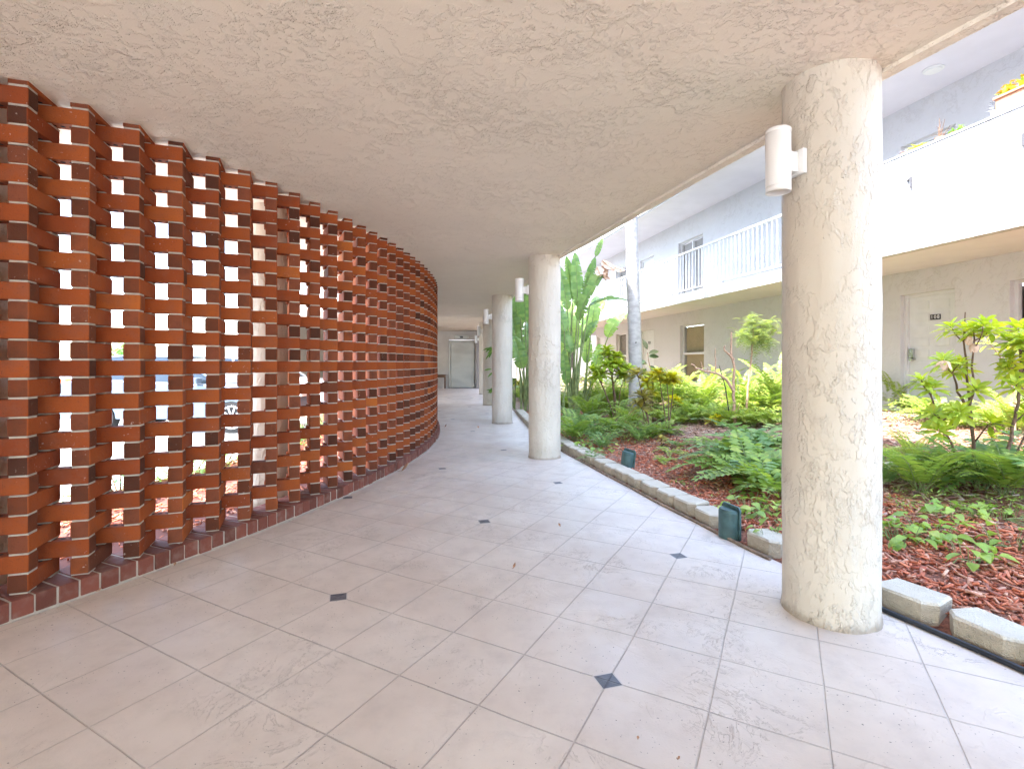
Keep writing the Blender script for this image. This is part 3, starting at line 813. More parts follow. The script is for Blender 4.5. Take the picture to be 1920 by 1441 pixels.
# soffit lights
for px, py, dd_ in ((1750, 137, .8),):
    zc = 5.895; s = s_at(px, dd_)
    m_ = MB(); m_.tube([fp(s, dd_, zc - .03), fp(s, dd_, zc)], .11, 28); m_.tube([fp(s, dd_, zc - .012), fp(s, dd_, zc)], .135, 28); bpart(m_, 'soffit_light', 'lamp_white')
m_ = MB(); s = s_at(1090, 1.0)
m_.tube([fp(s, 1.0, 2.94), fp(s, 1.0, 2.85), fp(s, 1.0, 2.80), fp(s, 1.0, 2.70), fp(s, 1.0, 2.62)], [.05, .05, .10, .12, .05], 16); bpart(m_, 'globe_light', 'lamp_white')

# railing
rail = thing('balcony_railing', 'white metal balcony railing of slim vertical bars along the upper walkway', 'railing', (F0.x, F0.y, 0))
def rpart(m_, name, **k):
    ob = m_.build(name, 'white_paint', rail, **k); ob.matrix_parent_inverse = Matrix.Translation(-rail.location); return ob
m_ = MB(); fbox(m_, SP0, 14.1, .02, .065, 4.215, 4.26); rpart(m_, 'top_rail', bevel=.004)
m_ = MB(); fbox(m_, SP0, 14.1, .027, .058, 3.235, 3.265); rpart(m_, 'bottom_rail')
for k in range(99):
    s = SP0 + .10 + k * .1455
    m_ = MB(); fbox(m_, s - .010, s + .010, .0325, .0525, 3.2655, 4.2145); rpart(m_, 'baluster')
for k in range(7):
    s = SP0 + .03 + k * 2.3
    m_ = MB(); fbox(m_, s - .022, s + .022, .021, .064, 3.16, 3.235); rpart(m_, 'foot')

# rear wing closing the courtyard
rw = thing('rear_wing', 'pale two storey wing closing the far end of the garden', 'building', (1.5, 31, 0))
m_ = MB(); m_.box((0, 0, 3.1), (11, .4, 6.2)); m_.build('wall', 'facade_stucco', rw)
for z in (1.0, 4.0):
    for x in (-2.5, -.4, 1.7):
        m_ = MB(); m_.box((x, -.21, z + .75), (1.1, .03, 1.4)); m_.build('window', 'window_dark', rw)

# ------------------------------------------------------------------ things on the parapet
def top_of_parapet(px): s = s_at(px, -.07); return fp(s, -.07, 4.36)
p_ = top_of_parapet(1925)
pl_ = thing('window_box', 'terracotta trough planter with yellow flowers on the balcony parapet', 'planter', p_, FROT)
m_ = MB(); m_.box((0, 0, .095), (.52, .19, .19)); m_.build('trough', 'terracotta', pl_, bevel=.006)
m_ = MB(); m_.box((0, 0, .20), (.56, .22, .03)); m_.build('rim', 'terracotta', pl_, bevel=.004)
m_ = MB()
for k in range(46):
    b0 = Vector((random.uniform(-.22, .25), random.uniform(-.06, .06), .21)); d = Vector((random.uniform(-.6, .6), random.uniform(-.6, .6), 1))
    m_.leaf(b0, d, (random.uniform(-1, 1), random.uniform(-1, 1), .3), random.uniform(.08, .18), .04, .6)
m_.build('foliage', 'shrub_lime', pl_)
m_ = MB()
for k in range(30):
    c = Vector((random.uniform(-.2, .27), random.uniform(-.09, .07), random.uniform(.25, .36)))
    for j in range(5): m_.leaf(c, (math.cos(j * 1.26), math.sin(j * 1.26), .3), (0, 0, 1), .035, .03, .3, seg=2)
m_.build('flowers', 'yellow_bloom', pl_)
p_ = top_of_parapet(1868)
su = thing('potted_succulent', 'spiky grey succulent with one long stem on the parapet', 'plant', p_)
m_ = MB(); m_.tube([(0, 0, 0), (0, 0, .05), (0, 0, .09)], [.04, .05, .055], 14); m_.build('pot', 'lamp_white', su)
m_ = MB()
for k in range(34):
    a = k * 2.4; m_.leaf((0, 0, .07 + k * .002), (math.cos(a), math.sin(a), .5 + k * .03), (0, 0, 1), .11, .022, .2)
m_.tube([(0, 0, .1), (.05, -.12, .22), (.10, -.22, .34)], [.008, .007, .004], 6); m_.build('leaves', 'grey_succulent', su)
p_ = top_of_parapet(1763)
tw = thing('twig_plant', 'bare twiggy potted plant behind the parapet top', 'plant', p_)
m_ = MB(); m_.tube([(0, 0, 0), (0, 0, .03), (0, 0, .05)], [.05, .06, .06], 14); m_.build('pot', 'terracotta', tw)
m_ = MB()
for dx, hh_ in ((-.05, .28), (.04, .20), (-.12, .16), (.02, .33)):
    m_.tube([(0, 0, .03), (dx * .5 * U.x, dx * .5 * U.y, hh_ * .5), (dx * U.x + .01, dx * U.y, hh_)], [.007, .005, .003], 6)
    m_.tube([(dx * .5 * U.x, dx * .5 * U.y, hh_ * .5), (-dx * U.x, -dx * U.y, hh_ * .8)], [.004, .002], 5)
m_.build('stems', 'bark_brown', tw)
for px, mt, n_, lab in ((1722, 'shrub_lime', 46, 'small leafy green plant on the parapet left end'), (1790, 'hedge', 20, 'low trailing plant just left of the grey succulent'), (1695, 'grey_succulent', 14, 'tiny grey sprig at the far left end of the parapet')):
    p_ = top_of_parapet(px); tt_ = thing('potted_plant', lab, 'plant', p_, group='potted plants on the parapet')
    m_ = MB(); m_.tube([(0, 0, 0), (0, 0, .03)], [.05, .06], 12); m_.build('pot', 'terracotta', tt_)
    m_ = MB()
    for k in range(n_):
        a = random.uniform(0, 6.28); m_.leaf((U.x * random.uniform(-.1, .1), U.y * random.uniform(-.1, .1), .03), (math.cos(a), math.sin(a), random.uniform(.4, 2)), (0, 0, 1), random.uniform(.05, .13), .03, .5)
    m_.build('leaves', mt, tt_)

# ------------------------------------------------------------------ edging blocks
def block_mesh(seed):
    rs = random.Random(seed); m_ = MB()
    w, d, h = .30, .20, .10
    out = [(-w / 2 + .055, 0), (w / 2 - .055, 0), (w / 2, .05), (w / 2 - .02, d), (-w / 2 + .02, d), (-w / 2, .05)]
    vs = []; 
    for z, ins in ((-.03, .004), (h - .012, 0), (h, .008)):
        for (x, y) in out:
            cx_, cy_ = 0, d / 2
            k = 1 - ins / .1
            vs.append((cx_ + (x - cx_) * k + rs.gauss(0, .0025), cy_ + (y - cy_) * k + rs.gauss(0, .0025), z + rs.gauss(0, .0015)))
    n = 6
    fs = [(j * n + i, j * n + (i + 1) % n, (j + 1) * n + (i + 1) % n, (j + 1) * n + i) for j in range(2) for i in range(n)] + [tuple(range(12, 18)), tuple(reversed(range(6)))]
    m_.add(vs, fs); return m_
protos = []
for k in range(4): 
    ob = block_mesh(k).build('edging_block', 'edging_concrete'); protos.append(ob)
path = []; y = 1.0; 
while y < 15.5:
    path.append((xe(y), y)); y += .02
sacc = 0; last = path[0]; spots = []; target = .13
for q in path[1:]:
    sacc += math.hypot(q[0] - last[0], q[1] - last[1]); last = q
    if sacc >= target: spots.append(q); target += .312
glights = [at(1368, 985, 0.0), at(1176, 868, .05)]
cnt_n = cnt_f = cnt_x = 0; first = True; used = 0
for k, (x, y) in enumerate(spots):
    dx, dy = xe(y + .1) - xe(y - .1), .2; a = math.atan2(dy, dx) - math.pi
    if any(math.hypot(x - 1.62, y - 3.76) < .20 for _ in (0,)): continue
    if 2.72 < y < 3.30: continue      # gap with the drain grate behind the column
    if y < 2.9: cnt_n += 1; lab = f'pale concrete edging block right of the foreground column, {ordinal(cnt_n-1)} counted from the camera side'
    elif y < 7.1: cnt_f += 1; lab = f'pale concrete edging block between the first two columns, {ordinal(cnt_f-1)} from the drain grate'
    else: cnt_x += 1; lab = f'far concrete edging block past the second column, {ordinal(cnt_x-1)} counting away' if cnt_x <= 20 else 'far concrete edging block near the third column'
    if cnt_x > 20: continue
    o = protos[used] if used < 4 else protos[k % 4].copy()
    if used >= 4: COL.objects.link(o)
    used += 1
    o.location = (x + .012, y, .012 + random.gauss(0, .003)); o.rotation_euler = (random.gauss(0, .012), random.gauss(0, .012), a + random.gauss(0, .03))
    # block's own +y must point to the garden (+x side)
    if Vector((math.cos(a + math.pi / 2), math.sin(a + math.pi / 2))).x < 0: o.rotation_euler[2] += math.pi
    tag(o, lab, 'edging block', 'concrete blocks edging the garden bed')

# hooded green path lights
def path_light():
    t = thing('path_light', 'x', 'garden light', group='green hooded garden lights')
    n = 20; h = .20; r_ = .085; m_ = MB()
    arcp = [(-r_ * math.cos(math.pi * i / n), -r_ * math.sin(math.pi * i / n) * .95) for i in range(n + 1)]
    vs = [(x, y, -.02) for x, y in arcp] + [(x * 1.0, y * 1.0, h - .02) for x, y in arcp] + [(x * .9, y * .9, h) for x, y in arcp]
    fs = []
    k = n + 1
    for j in range(2): fs += [(j * k + i, j * k + i + 1, (j + 1) * k + i + 1, (j + 1) * k + i) for i in range(n)]
    fs += [tuple(range(2 * k, 3 * k)), tuple(reversed(range(k)))]
    m_.add(vs, fs, 0, False); m_.build('hood', 'green_plastic', t)
    m_ = MB(); pts = [(-.105, .0), (.105, 0)]
    m_.add([(-.1, .001, -.02), (.1, .001, -.02), (.1, .001, h + .005), (.08, .001, h + .03), (-.08, .001, h + .03), (-.1, .001, h + .005), (-.1, .018, -.02), (.1, .018, -.02), (.1, .018, h + .005), (.08, .018, h + .03), (-.08, .018, h + .03), (-.1, .018, h + .005)],
           [(0, 1, 2, 3, 4, 5), (11, 10, 9, 8, 7, 6)] + [(i, i + 6, (i + 1) % 6 + 6, (i + 1) % 6) for i in range(6)])
    m_.build('back_shield', 'green_plastic', t, bevel=.003)
    return t
g1 = path_light(); g1.location = (1.635, 3.78, 0.015); g1.rotation_euler = (0, 0, R(-75)); g1['label'] = 'dark green hooded path light set between edging blocks beside the walkway'
g2 = copy_tree(g1); q = at(1176, 876, .06); g2.location = (q.x, q.y, .05); g2.rotation_euler = (R(-6), R(4), R(-60)); g2['label'] = 'dark green hooded light leaning in the mulch farther back'

# hose, pipe, drain grate
m_ = MB(); pts = []
for y in np.arange(.6, 2.95, .08): pts.append((xe(y) - .028 + .004 * math.sin(9 * y), y, .014))
m_.tube(pts, .0135, 10); tag(m_.build('hose', 'hose_black'), 'black irrigation hose lying along the foot of the edging blocks', 'hose')
m_ = MB(); pts = [(xe(y) - .018 + .006 * math.sin(5 * y), y, .010) for y in np.arange(3.33, 7.6, .1)]
m_.tube(pts, .013, 8); tag(m_.build('pipe', 'pipe_tan'), 'muddy tan pipe half buried along the edging blocks', 'pipe')
gr = thing('drain_grate', 'dark metal drain grate set in the floor beside the foreground column', 'drain', (1.88, 3.05, .004), R(-72))
m_ = MB()
for k in range(16): m_.box((-.16 + k * .0213, 0, .006), (.006, .22, .012))
for k in range(9): m_.box((0, -.10 + k * .025, .0055), (.33, .005, .010))
m_.build('bars', 'grate_metal', gr)
m_ = MB(); m_.box((0, .12, .006), (.36, .014, .014)); m_.box((0, -.12, .006), (.36, .014, .014)); m_.box((.173, 0, .006), (.014, .226, .013)); m_.box((-.173, 0, .006), (.014, .226, .013)); m_.build('rim', 'mortar', gr)
m_ = MB(); m_.box((0, 0, -.002), (.34, .23, .003)); m_.build('pit_shade_sheet', 'hole_black', gr)  # flat black sheet for the shade below the bars

# ------------------------------------------------------------------ mulch and litter (uncountable)
def chips(name, mat, n, region, lmin, lmax, label):
    P = []; i = 0
    while len(P) < n:
        q = region()
        if q is None: continue
        P.append(q)
    P = np.array(P); n = len(P)
    L = RS.uniform(lmin, lmax, n); W = L * RS.uniform(.12, .32, n); H = RS.uniform(.002, .006, n)
    a = RS.uniform(0, 6.283, n); pt = RS.normal(0, .28, n); rl = RS.normal(0, .35, n)
    dx = np.c_[np.cos(a) * np.cos(pt), np.sin(a) * np.cos(pt), np.sin(pt)]
    sy = np.c_[-np.sin(a), np.cos(a), np.zeros(n)]; nz_ = np.cross(dx, sy)
    sy2 = sy * np.cos(rl)[:, None] + nz_ * np.sin(rl)[:, None]; nz2 = np.cross(dx, sy2)
    vs = []
    taper = RS.uniform(.25, 1, n)
    for kx in (-1, 1):
        for ky in (-1, 1):
            for kz in (-1, 1):
                w = W * (taper if kx > 0 else 1)
                vs.append(P + dx * (kx * L / 2)[:, None] + sy2 * (ky * w / 2)[:, None] + nz2 * (kz * H)[:, None])
    vs = np.stack(vs, 1).reshape(-1, 3)
    fq = np.array([(0, 1, 3, 2), (4, 6, 7, 5), (0, 4, 5, 1), (2, 3, 7, 6), (0, 2, 6, 4), (1, 5, 7, 3)])
    fs = (np.arange(n)[:, None, None] * 8 + fq[None]).reshape(-1, 4)
    me = bpy.data.meshes.new(name); me.vertices.add(len(vs)); me.vertices.foreach_set('co', vs.ravel())
    me.loops.add(fs.size); me.loops.foreach_set('vertex_index', fs.ravel()); me.polygons.add(len(fs)); me.polygons.foreach_set('loop_start', np.arange(0, fs.size, 4)); 
    me.update(calc_edges=True); me.validate(); me.materials.append(MATS[mat])
    ob = bpy.data.objects.new(name, me); COL.objects.link(ob); return tag(ob, label, 'mulch', kind='stuff')
def reg(y0, y1, d0, d1, hh_=.02, pw=1.0):
    def f():
        y = y0 + (y1 - y0) * RS.rand(); x = xe(y) + d0 + (d1 - d0) * RS.rand() ** pw
        return (x, y, gh(x, y) + RS.uniform(.0, hh_))
    return f
chips('mulch_near', 'mulch_red', 9000, reg(1.0, 4.8, .14, 1.9, .03), .025, .085, 'fresh red shredded bark mulch beside the edging blocks')
chips('mulch_middle', 'mulch_red', 9000, reg(4.2, 13, .10, 1.9, .02), .03, .08, 'red bark mulch in the middle of the garden bed')
chips('leaf_litter', 'litter', 15000, reg(3.5, 13.5, 1.2, 6.5, .02), .03, .11, 'dry pale leaf and bark litter on the sunny garden ground')
def reg_out():
    t = RS.uniform(-.65, .35); r_ = RS.uniform(9.75, 11.8); return (*arc(r_, t), -.05 + RS.uniform(0, .02))
chips('mulch_outside', 'mulch_red', 5000, reg_out, .03, .09, 'red bark mulch outside the brick screen')

# ------------------------------------------------------------------ plants
def frond(m_, base, az, L, lift=.9, arch=1.5, npin=22, pw=.075, pl=.14, mat=0, stem=1, start=.12, tw=.0):
    d = Vector((math.cos(az) * math.cos(lift), math.sin(az) * math.cos(lift), math.sin(lift)))
    side = Vector((-math.sin(az), math.cos(az), 0))
    p = Vector(base); st = L / npin; pts = [p.copy()]
    for i in range(npin):
        t = i / npin
        hd = Vector((math.cos(az), math.sin(az), 0)); ang_ = lift - arch * t
        d = hd * math.cos(ang_) + Vector((0, 0, math.sin(ang_)))
        p = p + d * st; pts.append(p.copy())
        if t < start: continue
        nrm = side.cross(d).normalized(); 
        wl = pl * math.sin(math.pi * min(1, (t * .82 + .18))) ** .7 * (1 - t * .15)
        for sg in (-1, 1):
            dr = (side * sg + d * .35 + nrm * random.uniform(-.35, .05)).normalized()
            w = st * .50 * (pw / .075)
            b0 = p; b1 = p + dr * wl * .5 + d * w; tp = p + dr * wl - Vector((0, 0, wl * .15)); b2 = p + dr * wl * .5 - d * w
            m_.add([b0, b1, tp, b2], [(0, 1, 2, 3)], mat)
    m_.tube([pts[k] for k in range(0, len(pts), 3)], [.0035 * (1 - .7 * k / len(pts)) for k in range(0, len(pts), 3)], 4, stem, False)
def fern_proto(mat, n, L, lift, arch, npin=22, pl=.13, pw=.075, seed=0):
    random.seed(seed); m_ = MB()
    for k in range(n):
        az = k * 2.399 + random.uniform(-.3, .3)
        frond(m_, (random.uniform(-.03, .03), random.uniform(-.03, .03), 0), az, L * random.uniform(.65, 1.1), lift * random.uniform(.75, 1.15), arch * random.uniform(.7, 1.2), npin, pw, pl * random.uniform(.8, 1.1))
    ob = m_.build('fern', [mat, 'stalk_green']); return ob
FERN = {
 'g1': fern_proto('fern_green', 17, .66, 1.25, 1.5, 26, .11, seed=1), 'g2': fern_proto('fern_green', 22, .55, 1.1, 1.3, 24, .10, seed=2),
 'b1': fern_proto('fern_blue', 15, .50, 1.0, 1.2, 24, .09, seed=3), 'l1': fern_proto('fern_lime', 18, .72, 1.3, 1.3, 28, .10, seed=4),
 'l2': fern_proto('fern_lime', 22, .5, 1.15, 1.5, 22, .10, seed=5), 'h1': fern_proto('fern_green', 20, .62, .95, 1.3, 13, .15, .10, seed=6), 'h2': fern_proto('fern_blue', 14, .72, .85, 1.3, 15, .17, .10, seed=8),
 's1': fern_proto('fern_lime', 6, .34, .8, 1.4, 16, .08, seed=9), 's2': fern_proto('fern_blue', 7, .30, .9, 1.2, 16, .07, seed=10)}
for k_, o in FERN.items(): o['used'] = 0
fern_words = {'g': 'green sword fern', 'b': 'bluish green sword fern', 'l': 'sunlit lime green fern', 'h': 'broad leafed dark holly fern', 's': 'small fern seedling'}
def put_fern(kind, px, py, sc, where):
    src = FERN[kind]
    if src['used'] == 0: o = src; src['used'] = 1
    else: o = src.copy(); COL.objects.link(o)
    q = at(px, py); o.location = (q.x, q.y, q.z - .01); o.rotation_euler = (random.uniform(-.08, .08), random.uniform(-.08, .08), random.uniform(0, 6.28)); sc *= 1.0 if kind[0] == 's' else 1.18; o.scale = (sc, sc, sc * random.uniform(.95, 1.2))
    tag(o, f'{fern_words[kind[0]]} {where}', 'fern', 'ferns in the garden bed')
random.seed(21)
ferns = [
 # left mass beside the second column
 ('g1', 1075, 828, 1.0, 'right against the second column at its foot'), ('b1', 1110, 822, 1.1, 'near the edging just right of the second column'), ('g2', 1150, 815, 1.0, 'in front of the thin stemmed lime shrub'),
 ('b1', 1075, 800, 1.2, 'under the banana like leaves by the second column'), ('g1', 1110, 792, 1.2, 'behind the first row beside the second column'), ('g2', 1150, 785, 1.2, 'below the lime shrub stems'),
 ('g1', 1185, 800, .9, 'at the foot of the grey palm trunk'), ('b1', 1200, 828, .9, 'on the mulch edge left of the leaning green light'), ('g2', 1225, 822, .8, 'low on the mulch above the leaning green light'), ('h1', 1245, 815, .6, 'under the yellow croton stem'),
 ('b1', 1130, 840, .7, 'lowest beside the mulch near the second column'), ('g2', 1065, 770, 1.3, 'tall behind the second column edge'), ('g1', 1100, 765, 1.3, 'in the shade under the banana stems'), ('l1', 1135, 765, 1.3, 'pale behind the lime shrub'),
 ('l1', 1170, 762, 1.2, 'left of the palm trunk in full sun'), ('l2', 1150, 750, 1.2, 'between the lime shrub and the lower window'),
 # sunny bank below the window
 ('l1', 1230, 765, 1.2, 'sunlit behind the dark croton'), ('l1', 1262, 768, 1.3, 'below the left edge of the blinds window'), ('l2', 1290, 772, 1.3, 'below the middle of the blinds window'), ('l1', 1318, 770, 1.4, 'below the right edge of the blinds window'),
 ('l2', 1345, 778, 1.2, 'left of the bare branched shrub'), ('l1', 1385, 775, 1.2, 'behind the bare branched shrub'), ('l2', 1412, 780, 1.2, 'at the foot of the feathery sapling'), ('g2', 1438, 778, 1.3, 'between the sapling and the foreground column'),
 ('l1', 1460, 775, 1.4, 'tall and half hidden by the foreground column'), ('l2', 1245, 790, 1.0, 'right of the dark croton'), ('l2', 1275, 795, .9, 'at the near edge of the sunny bank'), ('g2', 1305, 792, 1.0, 'at the front of the bank under the window'), ('l2', 1340, 796, 1.0, 'on the bank front left of the bare shrub'),
 ('g2', 1375, 798, .9, 'at the front of the bank below the bare shrub'), ('l2', 1410, 800, 1.0, 'at the bank front below the sapling'), ('l2', 1445, 800, 1.0, 'at the bank front beside the foreground column'),
 ('l1', 1215, 745, 1.2, 'far back below the number plate door'), ('l1', 1245, 742, 1.3, 'far back left of the blinds window'), ('g2', 1280, 748, 1.2, 'far back hard against the wall under the window'), ('l1', 1340, 748, 1.3, 'far back against the white wall'), ('g2', 1430, 750, 1.4, 'far back against the wall by the column'),
 # big holly fern left of the foreground column
 ('h1', 1400, 905, 1.05, 'big one arching over the mulch left of the foreground column'), ('h2', 1440, 890, 1.1, 'tall one touching the foreground column edge'), ('h1', 1385, 868, .9, 'behind the big arching one on the mulch'), ('h2', 1420, 850, 1.0, 'back of the clump left of the foreground column'), ('h1', 1455, 930, .8, 'low beside the heart leafed vine'), 
 ('s1', 1245, 868, .9, 'alone on the red mulch right of the leaning light'), ('s2', 1320, 838, 1.2, 'upright alone in the mulch centre'), ('s1', 1255, 850, 1.0, 'beside the red mulch below the croton'), ('s1', 1310, 862, .8, 'flat on the mulch left of the holly ferns'), ('s2', 1110, 862, .9, 'poking from the mulch behind the edging'), ('s2', 1272, 838, 1.1, 'bluish at the shade line on the mulch'), ('s1', 1272, 905, .4, 'tiny on open red mulch'),
 # right of the foreground column
 ('g1', 1730, 925, 1.0, 'large one right of the foreground column'), ('l2', 1765, 905, 1.0, 'yellowish one in front of the branching shrub'), ('b1', 1840, 915, 1.2, 'at the foot of the branching shrub'),
 ('g1', 1885, 930, 1.0, 'near the right edge of the photo'), ('h2', 1905, 905, 1.0, 'behind the clump at the right edge'), 
 ('l1', 1715, 870, .55, 'single upright on the sunny litter'), ('s1', 1675, 850, .8, 'on the sunny litter beside the foreground column'), ('l1', 1680, 768, 1.0, 'below the lock of the numbered door'), ('l2', 1712, 775, 1.0, 'in front of the numbered door'), ('g2', 1745, 790, .9, 'behind the branching shrub at left'),
 ('l2', 1870, 800, 1.0, 'sunlit behind the branching shrub at right'), ('l1', 1905, 815, 1.0, 'sunlit at the right edge under the window'), ('l2', 1800, 800, .7, 'between the shrub stems in sun'), ('b1', 1660, 905, .6, 'peeping out beside the foreground column'),
 # beyond the second column
 ('g1', 975, 752, 1.0, 'between the second and third columns near the edging'), ('b1', 985, 738, 1.2, 'in shade between the second and third columns'), ('g2', 970, 730, 1.2, 'behind the third column edge'), ('g1', 1000, 745, 1.2, 'hidden mostly by the second column'),
]
for a_ in ferns: put_fern(*a_)
for k_, o in FERN.items():
    if 'used' in o: del o['used']
for o in bpy.data.objects:
    if 'used' in o.keys(): del o['used']

# heart leafed vine (pothos) clumps
def pothos(name_lab, px, py, n, spread, seed, size=.09):
    random.seed(seed); q = at(px, py)
    t = thing('vine_plant', name_lab, 'plant', q, group='heart leafed vines')
    m_ = MB(); ml = MB()
    for k in range(n):
        a = random.uniform(0, 6.28); r_ = spread * math.sqrt(random.random()); h_ = random.uniform(.03, .14)
        b0 = Vector((r_ * math.cos(a) * .6, r_ * math.sin(a) * .6, 0)); tip = Vector((r_ * math.cos(a), r_ * math.sin(a), h_))
        m_.tube([b0, (b0 + tip) / 2 + Vector((0, 0, .02)), tip], [.0025, .0025, .002], 4, 0, False)
        az = a + random.uniform(-.8, .8); d = Vector((math.cos(az), math.sin(az), random.uniform(-.2, .5)))
        ml.leaf(tip, d, (random.uniform(-.4, .4), random.uniform(-.4, .4), 1), size * random.uniform(.7, 1.25), size * random.uniform(.55, .8), .7, .12, 0, 6, 0, .34)
    for k in range(4):
        a = random.uniform(0, 6.28); m_.tube([(0, 0, .01), (spread * .5 * math.cos(a), spread * .5 * math.sin(a), .03), (spread * 1.1 * math.cos(a + .3), spread * 1.1 * math.sin(a + .3), .012)], .004, 5, 0, False)
    m_.build('stem', 'stalk_green', t); ml.build('leaves', 'pothos', t)
pothos('heart leafed vine spreading behind the green path light', 1405, 960, 34, .26, 1)
pothos('heart leafed vine touching the foreground column on its left', 1455, 975, 26, .22, 2)
pothos('heart leafed vine spilling over right of the foreground column', 1690, 1018, 34, .18, 3, .10)
pothos('heart leafed vine in the centre of the red mulch edge', 1745, 1008, 24, .17, 4, .10)
pothos('young vine creeping out onto the red mulch', 1818, 1055, 15, .14, 5, .10)
pothos('heart leafed vine near the right edge on the mulch', 1895, 1030, 12, .15, 6, .105)
pothos('yellowish vine under the right hand ferns', 1780, 970, 24, .22, 7)
pothos('vine leaves under the ferns at the right edge', 1880, 975, 20, .22, 8)
pothos('small vine beside the second column edging', 1085, 838, 22, .3, 9)
pothos('low leafy vine on the mulch right of the second column', 1120, 848, 18, .3, 10)
pothos('vine leaves low beside the drain and last edging block', 1440, 1015, 10, .12, 12, .07)

# rosette shrubs
def rosette(ml, c, d, n, L, W, mat=0, lift=.35, seg=4):
    d = Vector(d).normalized(); a_ = d.cross(Vector((.3, .9, .1))).normalized(); b_ = d.cross(a_)
    for k in range(n):
        an = k * 2.399; el = 1.25 - 1.35 * (k / n) ** .8 + random.uniform(-.15, .15) if n > 6 else .5
        el = max(-.5, el * 1.0)
        dr = (a_ * math.cos(an) + b_ * math.sin(an)) * math.cos(el) + d * math.sin(el)
        ml.leaf(Vector(c) - d * (.05 * k / n) + dr * .01, dr, d, L * random.uniform(.75, 1.15) * (.6 + .4 * min(1, k / n * 2)), W * random.uniform(.8, 1.1), .45, .14, mat, seg, 0, .52)
def shrub(name, lab, base, branches, leafm, barkm, nl, L, W, cat='shrub', group=None, seed=0, extra=None):
    """branches: list of (list of points relative to base, start radius, rosette?)"""
    random.seed(seed); t = thing(name, lab, cat, base, group=group); mt = MB(); ml = MB()
    for pts, r0, ros in branches:
        pts = [Vector(q) for q in pts]
        fine = [pts[0]]
        for a, b_ in zip(pts[:-1], pts[1:]):
            for u in (.33, .66, 1): fine.append(a.lerp(b_, u) + (Vector((random.gauss(0, .006), random.gauss(0, .006), 0)) if u < 1 else Vector()))
        mt.tube(fine, [r0 * (1 - .55 * i / (len(fine) - 1)) for i in range(len(fine))], 7)
        if ros:
            d = (pts[-1] - pts[-2]).normalized() * .6 + Vector((0, 0, .5))
            for _ in range(ros):
                rosette(ml, pts[-1] + Vector((random.gauss(0, .012), random.gauss(0, .012), random.gauss(0, .01))) * (_ > 0), d, nl, L, W)
    mt.build('stem', barkm, t)
    if ml.n: ml.build('leaves', leafm, t)
    if extra: extra(t)
    return t
# right hand branching shrub (base at the ferns right of the column)
def rel(base, lst, y): return [atd(px, py, y + dy) - base for px, py, dy in lst]
YB = 4.6; B1 = at(1835, 870); B1 = Vector(((1830 - CX) / F * YB, YB, gh((1830 - CX) / F * YB, YB)))
def RB(*l): return rel(B1, l, YB)
z0 = Vector((0, 0, 0))
br = [([z0] + RB((1826, 830, 0), (1816, 768, 0)), .020, 0), (RB((1816, 768, 0), (1795, 735, .05), (1785, 690, .05)), .014, 1), (RB((1816, 768, 0), (1824, 740, -.03), (1825, 660, -.05), (1825, 618, -.05)), .012, 2),
      (RB((1826, 830, 0), (1812, 700, .1), (1807, 640, .12), (1810, 585, .12)), .012, 0), (RB((1807, 640, .12), (1790, 625, .12), (1781, 612, .12)), .006, 1), (RB((1807, 640, .12), (1810, 618, .12)), .006, 1),
      (RB((1825, 640, -.05), (1850, 625, -.08), (1862, 615, -.08)), .006, 1), (RB((1825, 655, -.05), (1840, 628, -.2), (1845, 605, -.2)), .006, 1), ([z0] + RB((1790, 850, .05), (1765, 790, .05), (1745, 740, .05), (1728, 712, .05)), .013, 1), (RB((1745, 740, .05), (1748, 725, .0)), .007, 1),
      (RB((1765, 790, .05), (1750, 775, 0)), .007, 1), (RB((1765, 790, .05), (1785, 770, 0)), .007, 1), (RB((1780, 820, .05), (1758, 805, -.05)), .006, 1), (RB((1824, 740, -.03), (1830, 728, -.1)), .006, 1), (RB((1816, 775, 0), (1800, 770, -.1)), .006, 1), (RB((1826, 830, 0), (1850, 800, -.1), (1860, 790, -.1)), .008, 1),
      (RB((1785, 700, .05), (1768, 675, .0)), .006, 1), (RB((1785, 700, .05), (1800, 680, .0)), .006, 1), (RB((1812, 700, .1), (1798, 690, .2)), .005, 1)]
def dead_leaves(t):
    m_ = MB()
    for (px, py) in ((1818, 632), (1826, 645), (1768, 678), (1780, 680)):
        c = atd(px, py, YB - .08) - B1
        for k in range(5): m_.leaf(c + Vector((random.gauss(0, .01), 0, .01)), (random.uniform(-.6, .6), random.uniform(-.4, .2), -1), (random.uniform(-1, 1), 1, 0), .09, .05, -.6, .3)
    m_.build('dead_leaves', 'dry_pale', t)
shrub('branching_shrub', 'tall branching shrub with lime leaf rosettes right of the foreground column', B1, br, 'shrub_lime', 'bark_brown', 22, .15, .048, seed=3, extra=dead_leaves)
YB = 4.45; B2 = Vector(((1893 - CX) / F * YB, YB, gh((1893 - CX) / F * YB, YB)))
def RB(*l): return rel(B2, l, YB)
br = [([z0] + RB((1885, 862, 0), (1898, 800, 0), (1910, 755, 0), (1913, 700, 0), (1912, 650, 0)), .017, 1), (RB((1910, 755, 0), (1905, 720, -.1)), .007, 1), (RB((1913, 700, 0), (1895, 672, 0)), .007, 1), (RB((1913, 700, 0), (1930, 680, 0)), .007, 1), (RB((1912, 660, 0), (1895, 635, 0)), .006, 1), (RB((1912, 660, 0), (1925, 620, 0)), .006, 1),
      (RB((1912, 720, 0), (1900, 700, .1)), .006, 1), (RB((1912, 650, 0), (1905, 612, .1)), .006, 1), (RB((1898, 800, 0), (1925, 770, 0)), .008, 1), ([z0] + RB((1905, 850, 0), (1935, 790, 0), (1945, 740, 0)), .012, 2), (RB((1912, 690, 0), (1890, 690, 0)), .006, 1), (RB((1912, 670, 0), (1918, 640, -.1)), .006, 2)]
